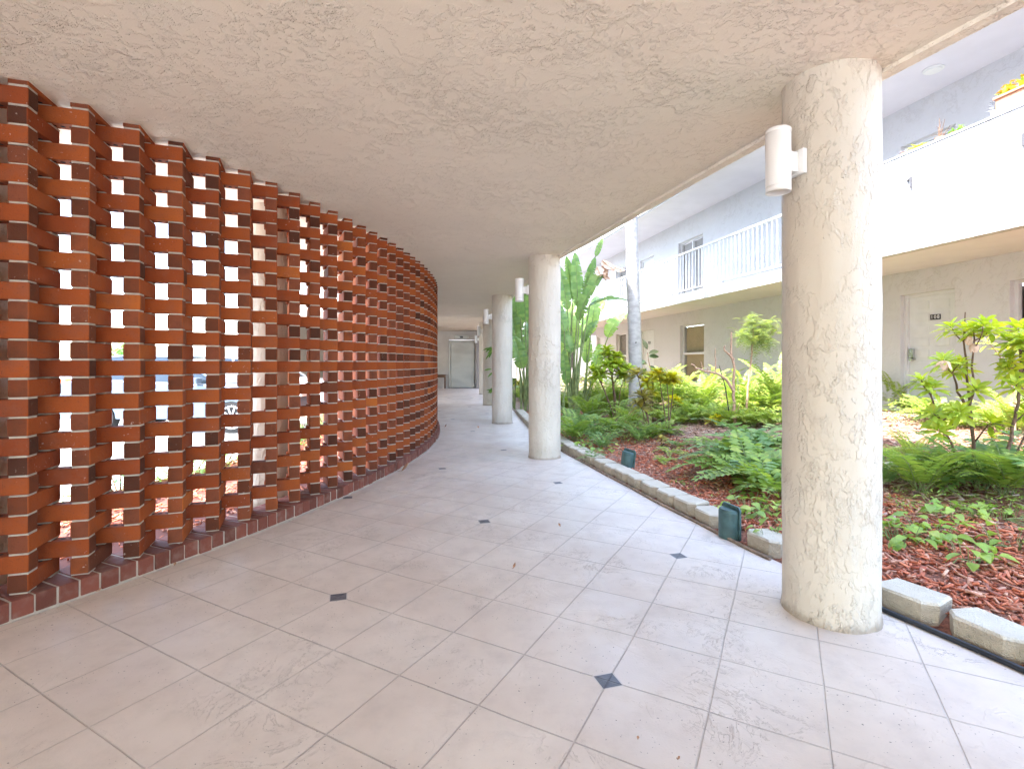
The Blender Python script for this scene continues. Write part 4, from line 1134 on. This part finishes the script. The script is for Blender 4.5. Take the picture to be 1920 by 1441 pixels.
shrub('branching_shrub', 'leafy lime shrub cut by the right edge of the photo', B2, br, 'shrub_lime', 'bark_brown', 22, .15, .048, seed=4)
# pale thin stems behind
YB = 5.4; B3 = Vector(((1905 - CX) / F * YB, YB, gh((1905 - CX) / F * YB, YB)))
def RB(*l): return rel(B3, l, YB)
shrub('spindly_shrub', 'spindly shrub with pale grey stems behind the right hand shrubs', B3, [([z0] + RB((1903, 760, 0), (1890, 690, 0), (1865, 655, 0), (1850, 640, 0)), .010, 1), (RB((1880, 672, 0), (1890, 655, 0)), .005, 1), (RB((1903, 760, 0), (1925, 720, 0)), .008, 1)], 'shrub_lime', 'bark_dead', 9, .14, .045, seed=9)
YB = 5.0; B4 = at(1862, 850)
# small shrub by litter
q = at(1865, 858)
shrub('seedling_shrub', 'small green rosette seedling behind the right hand ferns', q, [([z0, Vector((-.02, 0, .12)), Vector((-.03, 0, .22))], .006, 2)], 'shrub_lime', 'bark_brown', 12, .12, .04, seed=10)

# lime shrub by the second column
q = at(1155, 790); YB = q.y; B5 = q
def RB(*l): return rel(B5, l, YB)
br = [([z0] + RB((1142, 755, 0), (1128, 720, 0), (1112, 692, 0)), .020, 3), (RB((1128, 720, 0), (1130, 700, -.1)), .012, 3), ([z0] + RB((1150, 730, .05), (1146, 700, .05), (1140, 665, .05)), .020, 4), ([z0] + RB((1153, 740, 0), (1148, 705, 0), (1150, 680, 0)), .020, 4), (RB((1150, 720, 0), (1162, 700, 0)), .012, 3), ([z0] + RB((1162, 740, 0), (1170, 705, 0)), .012, 3),
      (RB((1146, 700, .05), (1155, 668, .1)), .012, 4), (RB((1146, 690, .05), (1140, 655, .1)), .012, 3), (RB((1148, 700, .05), (1160, 682, -.1)), .012, 3), (RB((1146, 700, .05), (1138, 685, -.1)), .012, 3), (RB((1170, 715, .05), (1180, 690, -.1)), .010, 3), (RB((1128, 715, 0), (1118, 705, -.1)), .010, 2)]
shrub('lime_shrub', 'bright lime shrub on several thin bare stems beside the second column', B5, br, 'shrub_lime', 'bark_brown', 18, .22, .065, seed=5)
# crotons
def croton(lab, px, py, tops, mt, seed, L=.24, W=.085, bare=.02, n=18, ros=3):
    q = at(px, py); yb = q.y
    br = []
    for tx, ty in tops:
        tp = atd(tx, ty, yb) - q; br.append(([z0, tp * .5 + Vector((random.uniform(-.03, .03), 0, 0)), tp], .012, ros))
    shrub('croton', lab, q, br, mt, 'bark_brown', n, L, W, group='crotons in the garden bed', seed=seed)
croton('dark bronze and yellow croton in front of the palm trunk', 1222, 818, [(1195, 700), (1205, 742), (1200, 760)], 'croton_dark', 1, .24, .07)
croton('golden yellow croton with an upright stem right of the palm', 1252, 815, [(1250, 712), (1262, 708), (1235, 700)], 'croton', 2, .20, .075)
croton('yellow green croton just behind the dark bronze one', 1225, 790, [(1212, 715), (1225, 705), (1220, 735)], 'croton', 3, .20, .07)
croton('small orange yellow croton below the blinds window', 1268, 780, [(1262, 748), (1272, 752)], 'croton', 4, .2, .09, ros=1)
croton('low yellow croton near the front of the sunny bank', 1340, 802, [(1345, 782), (1335, 786)], 'croton', 5, .14, .05, ros=1)
croton('yellow red croton between the second and third columns', 968, 742, [(966, 715), (972, 720)], 'croton', 6, .3, .06)
croton('small yellow croton right of the leaning green light', 1240, 838, [(1240, 820), (1246, 824)], 'croton_dark', 7, .1, .035, ros=1)
# rubber plant
q = at(1240, 742); yb = q.y
br = [([z0, atd(1222, 700, yb) - q, atd(1217, 680, yb) - q, atd(1214, 660, yb) - q], .018, 0)]
def rub(t):
    m_ = MB(); random.seed(5)
    for (px, py, dx, dz) in ((1214, 655, -.4, 1), (1216, 662, 1, .3), (1216, 668, 1, .1), (1214, 682, -1, .4), (1218, 685, .7, -.6), (1212, 690, -.6, -.9), (1220, 692, .6, -.9), (1210, 676, -1, -.3)):
        m_.leaf(atd(px, py, yb) - q, (dx, random.uniform(-.4, .2), dz), (0, -1, .4), .34, .14, .3, .1, 0, 5)
    m_.build('leaves', 'rubber_leaf', t)
shrub('rubber_plant', 'young rubber plant with bronze leaves right of the palm trunk', q, br, 'rubber_leaf', 'bark_brown', 1, .1, .05, seed=2, extra=rub)

# bare branched shrub
q = at(1378, 800); yb = q.y; Bq = q
def RB(*l): return rel(Bq, l, yb)
shrub('bare_shrub', 'leafless shrub of twisting tan branches in front of the white wall', q, [([z0] + RB((1376, 770, 0), (1376, 730, 0), (1377, 690, 0), (1371, 660, 0), (1371, 622, 0)), .030, 0), (RB((1376, 735, 0), (1362, 712, 0), (1345, 700, 0), (1320, 695, 0), (1305, 690, 0), (1300, 684, 0), (1296, 683, 0)), .024, 0),
      (RB((1376, 675, 0), (1368, 665, 0), (1358, 657, 0), (1358, 650, 0), (1360, 648, 0)), .020, 0), (RB((1341, 698, 0), (1342, 675, 0), (1341, 653, 0)), .014, 0), (RB((1318, 695, 0), (1315, 685, 0), (1314, 678, 0)), .012, 0), (RB((1326, 697, 0), (1326, 688, 0)), .010, 0), (RB((1305, 690, 0), (1310, 695, 0)), .008, 0), ([z0] + RB((1384, 770, 0), (1386, 755, 0)), .016, 0)], 'shrub_lime', 'bark_dead', 3, .1, .03, seed=6)
m_ = MB(); a = at(1370, 795); m_.tube([a, atd(1360, 725, a.y), atd(1348, 684, a.y)], [.012, .009, .006], 6); tag(m_.build('garden_stake', 'twig_dark'), 'thin dark stake leaning beside the bare shrub', 'stake')
# feathery sapling
q = at(1398, 790); yb = q.y; Bq = q
def RB(*l): return rel(Bq, l, yb)
def feath(t):
    m_ = MB(); random.seed(8)
    cl = [(1413, 640, .34), (1400, 630, .30), (1425, 630, .30), (1405, 612, .26), (1432, 612, .26), (1393, 628, .2), (1430, 640, .3), (1412, 598, .18), (1442, 606, .16), (1440, 632, .22), (1418, 622, .25)]
    for px, py, r_ in cl:
        c = atd(px, py, yb) - Bq
        for k in range(42):
            d = Vector((random.gauss(0, 1), random.gauss(0, 1), random.gauss(-.1, .6))).normalized()
            b0 = c + Vector((random.gauss(0, .06), random.gauss(0, .06), random.gauss(0, .05)))
            L = r_ * random.uniform(.5, 1)
            side = d.cross(Vector((0, 0, 1))).normalized() if abs(d.z) < .95 else Vector((1, 0, 0))
            for j in range(7):
                p0 = b0 + d * L * (j / 7) - Vector((0, 0, .5 * L * (j / 7) ** 2))
                for sg in (-1, 1):
                    e = p0 + (side * sg + d * .6) * .055 - Vector((0, 0, .012))
                    m_.add([p0, p0 + d * .012, e], [(0, 1, 2)])
    m_.build('foliage', 'feathery', t)
shrub('feathery_sapling', 'slender sapling with a feathery yellow green tuft before the white wall', q, [([z0] + RB((1402, 735, 0), (1405, 700, 0), (1410, 660, 0), (1413, 632, 0), (1413, 610, 0)), .022, 0), (RB((1412, 645, 0), (1428, 630, 0)), .012, 0), (RB((1412, 640, 0), (1400, 628, 0)), .012, 0)], 'feathery', 'bark_dead', 3, .1, .03, seed=7, extra=feath)

# palm
yb = 11.2; bx = (1194 - CX) / F * yb; Bq = Vector((bx, yb, gh(bx, yb)))
pt = thing('palm_tree', 'tall palm with a smooth pale grey trunk rising past the eaves', 'tree', Bq)
m_ = MB(); top = atd(1183, 400, yb) - Bq; dirp = (top) / top.z
pts = [dirp * z for z in np.linspace(-.05, 8.2, 34)]
m_.tube(pts, [.150 + .06 * math.exp(-max(0, p.z) * 3) + .004 * math.sin(i * 2.3) - .004 * p.z for i, p in enumerate(pts)], 24); m_.build('trunk', 'palm_bark', pt)
m_ = MB(); random.seed(4)
for k in range(20):
    frond(m_, pts[-1], k * 2.399, 2.6 * random.uniform(.85, 1.1), random.uniform(.2, 1.3), 1.7, 34, .06, .55)
m_.build('crown', ['palm_leaf', 'stalk_green'], pt)

# bird of paradise / banana-like plants
def bigleaf(m_, base, d, up, L, W, droop=.4, tears=5, mat=0, seed=0):
    rs = random.Random(seed); d = Vector(d).normalized(); side = d.cross(Vector(up)).normalized(); nrm = side.cross(d).normalized()
    seg = 16; p = Vector(base); cd = d.copy(); row = []
    for i in range(seg + 1):
        t = i / seg; w = W * .5 * (math.sin(math.pi * min(1, t ** .8 * .97 + .03)) ** .55)
        row.append((p.copy(), side.copy(), nrm.copy(), w))
        cd = (cd - nrm * droop / seg - Vector((0, 0, .25 * droop / seg))).normalized(); nrm = side.cross(cd).normalized(); p = p + cd * (L / seg)
    for sg in (-1, 1):
        cuts = set(rs.sample(range(2, seg - 1), tears)); hang = 0
        for i in range(seg):
            if i in cuts: hang = rs.uniform(-.25, .3)
            (p0, s0, n0, w0), (p1, s1, n1, w1) = row[i], row[i + 1]
            vs = []
            for (pp, ss, nn, ww), back in (((p0, s0, n0, w0), 0), ((p1, s1, n1, w1), 0)):
                vs += [pp, pp + ss * sg * ww * .5 + nn * ww * .22, pp + ss * sg * ww + nn * ww * (.22 - hang) + (cd * .0)]
            if i + 1 in cuts: vs[5] = vs[5] - (p1 - p0) * .35
            m_.add(vs, [(0, 1, 4, 3), (1, 2, 5, 4)], mat, True)
    m_.tube([r_[0] - r_[2] * .004 for r_ in row], [.012 * (1 - .8 * i / seg) + .002 for i in range(seg + 1)], 5, 1, False)
def paradise(lab, base, leaves, mats, seed=0, dead=None):
    t = thing('bird_of_paradise_plant', lab, 'plant', base, group='large leafed tropical plants')
    ms = MB(); ml = MB()
    for k, (b0, tip, L, W, dr, up) in enumerate(leaves):
        b0 = Vector(b0); tip = Vector(tip)
        mid = (b0 + tip) / 2 + Vector((random.uniform(-.05, .05), random.uniform(-.05, .05), .05))
        ms.tube([b0, mid, tip], [.035, .024, .014], 7)
        if isinstance(L, Vector):
            e = L; d_ = e.normalized(); sd = d_.cross(Vector(up)).normalized(); nn = sd.cross(d_)
            bigleaf(ml, tip, d_ + nn * dr * .45 + Vector((0, 0, dr * .1)), up, e.length * (1 + dr * .08), W, dr, 6, 0, seed * 31 + k)
        else: bigleaf(ml, tip, (tip - mid) + Vector((0, 0, .1)), up, L, W, dr, 6, 0, seed * 31 + k)
    ms.build('stalk', 'stalk_green', t); ml.build('leaves', mats, t)
    if dead:
        m_ = MB(); random.seed(3)
        for c, n in dead:
            for k in range(n): bigleaf(m_, Vector(c), (random.uniform(-.2, .8), random.uniform(-.3, .3), random.uniform(-1, -.2)), (random.uniform(-1, 1), random.uniform(-1, 1), .3), random.uniform(.3, .5), .2, .8, 4, 0, k + 77)
        m_.build('dead_leaf', ['dry_pale', 'dry_pale'], t)
    return t
yb = 11.6; Bq = Vector(((1070 - CX) / F * yb, yb, gh((1070 - CX) / F * yb, yb)))
def A(px, py, dy=0): return atd(px, py, yb + dy) - Bq
random.seed(12)
def PL(p0, p1, W, dr=.5, up=(0, -1, .2), dy0=0, dy1=0, foot=(0, 0, 0)):
    W *= .82
    a_, b_ = A(*p0, dy0), A(*p1, dy1); return (foot, a_, (b_ - a_), W, dr, up)
paradise('tallest paddle leafed plant right of the second column with one browned leaf', Bq, [
  PL((1084, 575), (1078, 472), .36, .1), PL((1096, 548), (1116, 482), .26, .15, dy1=-.1, foot=(.1, 0, 0)), PL((1117, 480), (1130, 446), .16, .1, foot=A(1096, 548)), PL((1086, 600), (1128, 505), .52, .7, (-.7, -.7, .6), -.3, -.3, (.1, -.1, 0)),
  PL((1106, 572), (1178, 558), .26, .7, (-.1, -.5, 1), -.1, -.3, (.05, 0, .5)), PL((1064, 580), (1050, 500), .34, .3), PL((1058, 620), (1040, 560), .36, .5, (.4, -1, .4), -.2), PL((1074, 560), (1062, 480), .30, .2, dy0=.3),
  PL((1095, 640), (1118, 600), .28, .9, (0, -.6, 1)), PL((1062, 720), (1057, 655), .26, .1, dy0=-.4, dy1=-.5, foot=(-.2, -.5, 0)), PL((1070, 660), (1050, 610), .34, .8, (.3, -1, .5), -.1)],
  ['banana', 'stalk_green'], 1, dead=[(A(1136, 492, -.35), 3), (A(1120, 500, -.35), 2), (A(1130, 488, -.35), 2)])
m_ = None
yb = 12.6; Bq = Vector(((1090 - CX) / F * yb, yb, gh((1090 - CX) / F * yb, yb)))
paradise('lower paddle leafed plant arching towards the palm trunk', Bq, [
  ((0, 0, 0), A(1108, 625, 0), 1.3, .34, .95, (0, -.5, 1)), ((0, 0, 0), A(1140, 632, 0), .9, .42, .8, (0, -.3, 1)), ((-.1, 0, 0), A(1075, 650, 0), 1.0, .4, .7, (0, -1, .5)), ((.1, 0, 0), A(1100, 680, 0), .9, .3, .9, (0, -1, .6)), ((0, 0, 0), A(1062, 690, -.2), .9, .35, .5, (0, -1, .4)), ((.1, 0, 0), A(1115, 700, -.2), .8, .28, .9, (0, -1, .8))], ['banana_pale', 'stalk_green'], 2)
yb = 13.2; Bq = Vector(((985 - CX) / F * yb, yb, gh((985 - CX) / F * yb, yb)))
paradise('dark paddle leafed plant glimpsed between the second and third columns', Bq, [
  ((0, 0, 0), A(975, 575, 0), 1.3, .42, .4, (0, -1, .4)), ((0, 0, 0), A(985, 600, -.3), 1.3, .42, -.2, (0, -1, .3)), ((0, 0, 0), A(1000, 570, 0), 1.2, .4, .3, (0, -1, .4)), ((.1, 0, 0), A(990, 560, .3), 1.2, .4, .5, (0, -1, .5)),
  ((-.1, 0, 0), A(968, 640, 0), 1.0, .4, .9, (0, -1, .8)), ((.1, 0, 0), A(990, 660, 0), 1.0, .4, .9, (0, -1, .8)), ((0, 0, 0), A(978, 690, -.3), .9, .4, .9, (0, -1, .8)), ((0, 0, 0), A(970, 620, .3), 1.1, .45, .5, (0, -1, .4)), ((.2, 0, 0), A(1020, 600, .3), 1.2, .45, .5, (0, -1, .4))], ['banana', 'stalk_green'], 3)
yb = 17.5; Bq = Vector(((1010 - CX) / F * yb, yb, gh((1010 - CX) / F * yb, yb)))
paradise('farthest paddle leafed plant in the shade behind the second column', Bq, [((random.uniform(-.3, .3), 0, 0), A(960 + k * 13, 600 + (k * 37) % 70, 0), 1.5, .5, .6, (0, -1, .6)) for k in range(11)], ['banana', 'stalk_green'], 4)

# cut leaf plant poking past the far columns
yb = 13.6; Bq = Vector(((948 - CX) / F * yb + .25, yb, .06))
t = thing('cut_leaf_plant', 'cut leaf plant whose deeply lobed leaves poke past the third column', 'plant', Bq)
ms = MB(); ml = MB(); random.seed(6)
for (px, py) in ((916, 655), (918, 695), (920, 728), (935, 640), (950, 690), (965, 650), (960, 710)):
    c = atd(px + 6, py, yb) - Bq; ms.tube([(0, 0, 0), c * .5 + Vector((0, 0, .15)), c], [.015, .012, .008], 5)
    nl_ = {916: 12, 918: 2, 920: 5}.get(px, 8)
    for k in range(nl_):
        a = R(150 + random.uniform(-15, 15) + k * 80 / nl_); ml.leaf(c + Vector((random.uniform(-.03, .05), 0, random.uniform(-.08, .08))), (math.cos(a), random.uniform(-.5, .2), math.sin(a) * .8 - .2), (0, -1, .4), random.uniform(.18, .32), .05, .8, .1)
ms.build('stalk', 'stalk_green', t); ml.build('leaves', 'hedge', t)

# ground cover: uncountable small leaves
def cover(name, mat, n, region, lmin, lmax, lab):
    random.seed(hash(name) % 1000 if False else len(name) * 7); m_ = MB()
    for _ in range(n):
        x, y, z = region(); a = random.uniform(0, 6.28)
        if x < xe(y) + .30: continue
        m_.leaf((x, y, z + random.uniform(0, .10)), (math.cos(a), math.sin(a), random.uniform(.0, .9)), (0, 0, 1), random.uniform(lmin, lmax), random.uniform(.3, .5) * lmin, .5, .1, 0, 2)
    tag(m_.build(name, mat), lab, 'ground cover', kind='stuff')
def rc(px0, px1, py0, py1, zz=.0):
    def f():
        q = at(random.uniform(px0, px1), random.uniform(py0, py1)); return (q.x, q.y, q.z + random.uniform(0, zz))
    return f
cover('ground_cover_left', 'fern_green', 1500, rc(1058, 1220, 775, 835, .15), .06, .12, 'tangled green ground cover between the ferns by the second column')
cover('ground_cover_bank', 'fern_lime', 2400, rc(1180, 1470, 742, 794, .22), .08, .16, 'sunlit lime ground cover on the bank below the windows')
cover('ground_cover_right', 'fern_green', 1100, rc(1665, 1925, 870, 985, .08), .03, .07, 'green ground cover among the ferns right of the foreground column')
cover('ground_cover_far', 'dark_leaf', 1500, rc(962, 1060, 715, 752, .3), .1, .25, 'dark leafy undergrowth between the columns')
cover('ground_cover_shade', 'fern_green', 1600, rc(1050, 1200, 722, 765, .5), .10, .22, 'leafy tangle in front of the shaded passage')
cover('ground_cover_door', 'fern_lime', 900, rc(1660, 1925, 765, 800, .2), .06, .12, 'pale green growth along the wall by the numbered door')
cover('ground_cover_sprigs', 'pothos', 260, rc(1240, 1400, 830, 1000, .01), .03, .06, 'scattered green sprigs on the mulch')

# dead branch pieces, small litter things
m_ = MB(); a = at(1322, 905); b_ = at(1345, 893); m_.tube([a + Vector((0, 0, .02)), (a + b_) / 2 + Vector((0, 0, .04)), b_ + Vector((0, 0, .03))], [.012, .014, .010], 7); tag(m_.build('fallen_branch', 'bark_dead'), 'short fallen branch on the mulch before the holly ferns', 'branch')
m_ = MB(); q = at(1675, 882); m_.box((q.x, q.y, q.z + .03), (.5, .28, .06), .3); tag(m_.build('stepping_stone', 'edging_concrete', bevel=.01), 'grey flat stone between shade and sunny litter beside the foreground column', 'stone')

# fallen leaves on the walkway
def fallen(px, py, L, W, lab, rz, curl=-1.2):
    q = at(px, py, 0); m_ = MB()
    m_.leaf((0, 0, .006), (math.cos(rz), math.sin(rz), .05), (0, 0, 1), L, W, curl, .35, 0, 6); m_.tube([(0, 0, .006), (-.3 * L * math.cos(rz), -.3 * L * math.sin(rz), .012)], .0015, 4)
    o = m_.build('fallen_leaf', 'dry_leaf'); o.location = q; tag(o, lab, 'leaf', 'dry leaves on the walkway')
fallen(752, 884, .15, .07, 'curled brown leaf at the foot of the brick screen', .4)
fallen(1050, 988, .035, .022, 'small brown leaf near the walkway centre beyond the diamond inset', 2.0)
fallen(962, 1067, .045, .018, 'small reddish leaf curled on the middle of the walkway', 1.0)
fallen(1271, 1426, .014, .011, 'dark crumb of leaf at the bottom of the photo', .2)
fallen(1196, 1388, .012, .010, 'dark crumb of leaf just right of the near diamond inset', 1.2)
fallen(897, 803, .07, .04, 'distant leaf fragment on the walkway left of the third column', 1.9)
fallen(834, 801, .08, .04, 'leaf fragment beside the wall where the screen curves away', .9)
fallen(183, 1110, .028, .02, 'dark dry leaf bit on the mortar at the sill foot, nearest one', .6)
fallen(226, 1090, .026, .02, 'dark dry leaf bit on the mortar at the sill foot, second one', 2.6)
fallen(327, 1061, .022, .02, 'dark dry leaf bit on the mortar at the sill foot, third one', 1.6)

# ------------------------------------------------------------------ outside the screen
def hedge_plant(lab, x, y, r_, h_, mat, n, seed, Lf=.07):
    random.seed(seed); t = thing('low_shrub', lab, 'shrub', (x, y, -.07), group='low shrubs outside the brick screen'); ms = MB(); ml = MB()
    for k in range(7):
        a = k * .9; ms.tube([(0, 0, 0), (r_ * .4 * math.cos(a), r_ * .4 * math.sin(a), h_ * .6), (r_ * .7 * math.cos(a), r_ * .7 * math.sin(a), h_)], [.010, .007, .004], 5)
    for k in range(n):
        a = random.uniform(0, 6.28); rr_ = r_ * math.sqrt(random.random()); z = h_ * (.3 + .7 * random.random()) * (1 - .4 * (rr_ / r_) ** 2); a2 = random.uniform(0, 6.28)
        ml.leaf((rr_ * math.cos(a), rr_ * math.sin(a), z), (math.cos(a2), math.sin(a2), random.uniform(-.2, 1)), (0, 0, 1), Lf * random.uniform(.6, 1.3), Lf * .5, .4, .1, 0, 2)
    ms.build('stem', 'bark_brown', t); ml.build('leaves', mat, t)
wh = ['leftmost', 'second', 'third', 'fourth', 'fifth', 'sixth', 'seventh', 'eighth', 'ninth', 'tenth', 'eleventh']
for k in range(11):
    th_ = -.52 + k * .075; x, y = arc(9.98 + .12 * math.sin(k * 2.2), th_)
    hedge_plant(f'low green shrub outside seen through the brick screen, {wh[k]} from the left', x, y, .34, .36, 'hedge' if k % 3 else 'dark_leaf', 260, k)

def make_car(name, lab, loc, rz, paint):
    t = thing(name, lab, 'car', loc, rz, group='parked cars beyond the screen')
    Lc, Wc = 4.6, 1.82
    prof = [(-2.28, .35), (-2.30, .62), (-2.26, .92), (-2.18, 1.05), (-1.95, 1.10), (-1.15, 1.12), (1.05, 1.02), (1.9, .93), (2.2, .78), (2.30, .58), (2.28, .35)]
    # side outline with wheel arches cut in
    def archp(cx_, r_=.37):
        return [(cx_ + r_ * math.cos(a), .30 + r_ * math.sin(a)) for a in np.linspace(0, math.pi, 11)]
    outl = prof[::-1]                      # nose .. tail along the top is reversed: start front bottom
    low_ = [(-2.28, .30)] + archp(-1.38)[::-1] + archp(1.42)[::-1] + [(2.28, .30)]
    out = outl + low_
    m_ = MB(); n = len(out); secs = [(-Wc / 2, .93), (-Wc / 2 + .07, 1.0), (Wc / 2 - .07, 1.0), (Wc / 2, .93)]
    vs = []
    for yy, k in secs:
        for (x, z) in out: vs.append((x * (1 if k == 1 else .992), yy, .62 + (z - .62) * (1 if k == 1 or z < .62 else k)))
    fs = [(j * n + i, j * n + (i + 1) % n, (j + 1) * n + (i + 1) % n, (j + 1) * n + i) for j in range(3) for i in range(n)]
    fs += [tuple(reversed(range(n))), tuple(range(3 * n, 4 * n))]
    m_.add(vs, fs); m_.build('body', paint, t, bevel=.015)
    gl = [(-2.0, 1.10), (-1.75, 1.52), (-.9, 1.62), (.15, 1.58), (1.05, 1.03)]
    m_ = MB(); vs = []
    for yy, k in ((-.80, 0), (-.66, 1), (.66, 1), (.80, 0)):
        pass
    vs = [(x, s_ * (.80 - .16 * max(0, (z - 1.03)) / .6), z) for s_ in (-1, 1) for (x, z) in gl]; n = 5
    m_.add(vs, [(0, 1, 2, 3, 4), (9, 8, 7, 6, 5)] + [(i, i + 5, (i + 1) % 5 + 5, (i + 1) % 5) for i in range(5)]); m_.build('windows', 'car_glass', t)
    m_ = MB(); rf = [(-1.76, 1.525), (-.9, 1.625), (.15, 1.585)]
    m_.add([(x, s_ * .66, z) for s_ in (-1, 1) for x, z in rf] + [(x, s_ * .64, z + .03) for s_ in (-1, 1) for x, z in rf], [(0, 1, 7, 6), (1, 2, 8, 7), (3, 9, 10, 4), (4, 10, 11, 5), (6, 7, 10, 9), (7, 8, 11, 10), (2, 5, 11, 8), (0, 6, 9, 3)])
    for s_ in (-1, 1):
        for (xa, za, xb, zb) in ((-2.0, 1.1, -1.76, 1.54), (-.55, 1.1, -.6, 1.6), (.15, 1.6, 1.05, 1.04)):
            ya = .805 - .16 * max(0, za - 1.03) / .6; yb_ = .805 - .16 * (zb - 1.03) / .6
            m_.tube([(xa, s_ * ya, za), (xb, s_ * yb_, zb)], .03, 6)
    m_.build('roof', paint, t)
    for cx_ in (-1.38, 1.42):
        for s_ in (-1, 1):
            w = MB(); w.tube([(cx_, s_ * .70, .335), (cx_, s_ * .905, .335)], .335, 28); wo_ = w.build('wheel', 'tyre', t)
            w = MB(); yy = s_ * .912
            w.tube([(cx_, s_ * .85, .335), (cx_, yy, .335)], .05, 12)
            for k in range(10):
                a = k * math.pi / 5; w.box((cx_ + .12 * math.cos(a), yy, .335 + .12 * math.sin(a)), (.23, .02, .03), M=Matrix.Rotation(-a, 3, 'Y'))
            w.tube([(cx_ + .23 * math.cos(a), yy, .335 + .23 * math.sin(a)) for a in np.linspace(0, 2 * math.pi, 29)], .018, 5, 0, False); w.build('rim', 'rim', wo_)
    for s_ in (-1, 1):
        w = MB(); w.box((2.235, s_ * .66, .74), (.12, .36, .13)); w.build('headlight', 'plate_white', t, bevel=.02)
        w = MB(); w.box((-2.25, s_ * .70, .90), (.1, .26, .2)); w.build('tail_light', 'lens_red', t, bevel=.02)
        w = MB(); w.box((.72, s_ * .95, 1.10), (.12, .2, .13)); w.build('mirror', paint, t, bevel=.03)
    return t
make_car('parked_car', 'silver blue car parked side on, seen through the left part of the screen', (-7.25, 11.4, -.16), 0, 'car_silver')
make_car('parked_car', 'white car parked farther back behind the silver blue one', (-7.9, 16.0, -.16), R(4), 'car_white')
# orange barrel far left
q = at(124, 742, -.16)
t = thing('traffic_barrel', 'orange traffic barrel far out in the parking area', 'barrel', q)
m_ = MB(); m_.tube([(0, 0, .04), (0, 0, .35), (0, 0, .36), (0, 0, .7), (0, 0, .71), (0, 0, 1.02)], [.30, .28, .26, .25, .23, .20], 24); m_.build('body', 'orange', t)
m_ = MB(); m_.tube([(0, 0, .45), (0, 0, .58)], [.262, .259], 24, cap=False); m_.tube([(0, 0, .78), (0, 0, .9)], [.229, .222], 24, cap=False); m_.build('band', 'hivis_white', t)
m_ = MB(); m_.tube([(0, 0, 0), (0, 0, .05)], [.4, .38], 24); m_.build('base', 'tyre', t)
# far trees and wall beyond the parking
def far_tree(lab, x, y, h_, r_, seed):
    random.seed(seed); t = thing('far_tree', lab, 'tree', (x, y, -.16), group='trees beyond the parking area'); ms = MB(); ml = MB()
    ms.tube([(0, 0, 0), (.1, 0, h_ * .35), (.05, 0, h_ * .7)], [.16, .12, .05], 8)
    for k in range(5):
        a = k * 1.3; ms.tube([(.1, 0, h_ * .35), (r_ * .5 * math.cos(a), r_ * .5 * math.sin(a), h_ * .65)], [.07, .03], 5)
    for c in range(16):
        a = random.uniform(0, 6.28); rr_ = r_ * .75 * math.sqrt(random.random()); cc = Vector((rr_ * math.cos(a), rr_ * math.sin(a), h_ * random.uniform(.42, .95)))
        for k in range(70):
            d = Vector((random.gauss(0, 1), random.gauss(0, 1), random.gauss(0, .7))); p = cc + d * r_ * .16
            ml.leaf(p, d, (0, 0, 1), .28, .15, .4, .1, 0, 2)
    ms.build('trunk', 'bark_brown', t); ml.build('crown', 'hedge', t)
far_tree('round leafy tree far beyond the cars, left one', -27.5, 36, 3.2, 1.5, 1)
far_tree('round leafy tree far beyond the cars, right one', -15.5, 38, 3.0, 1.5, 2)
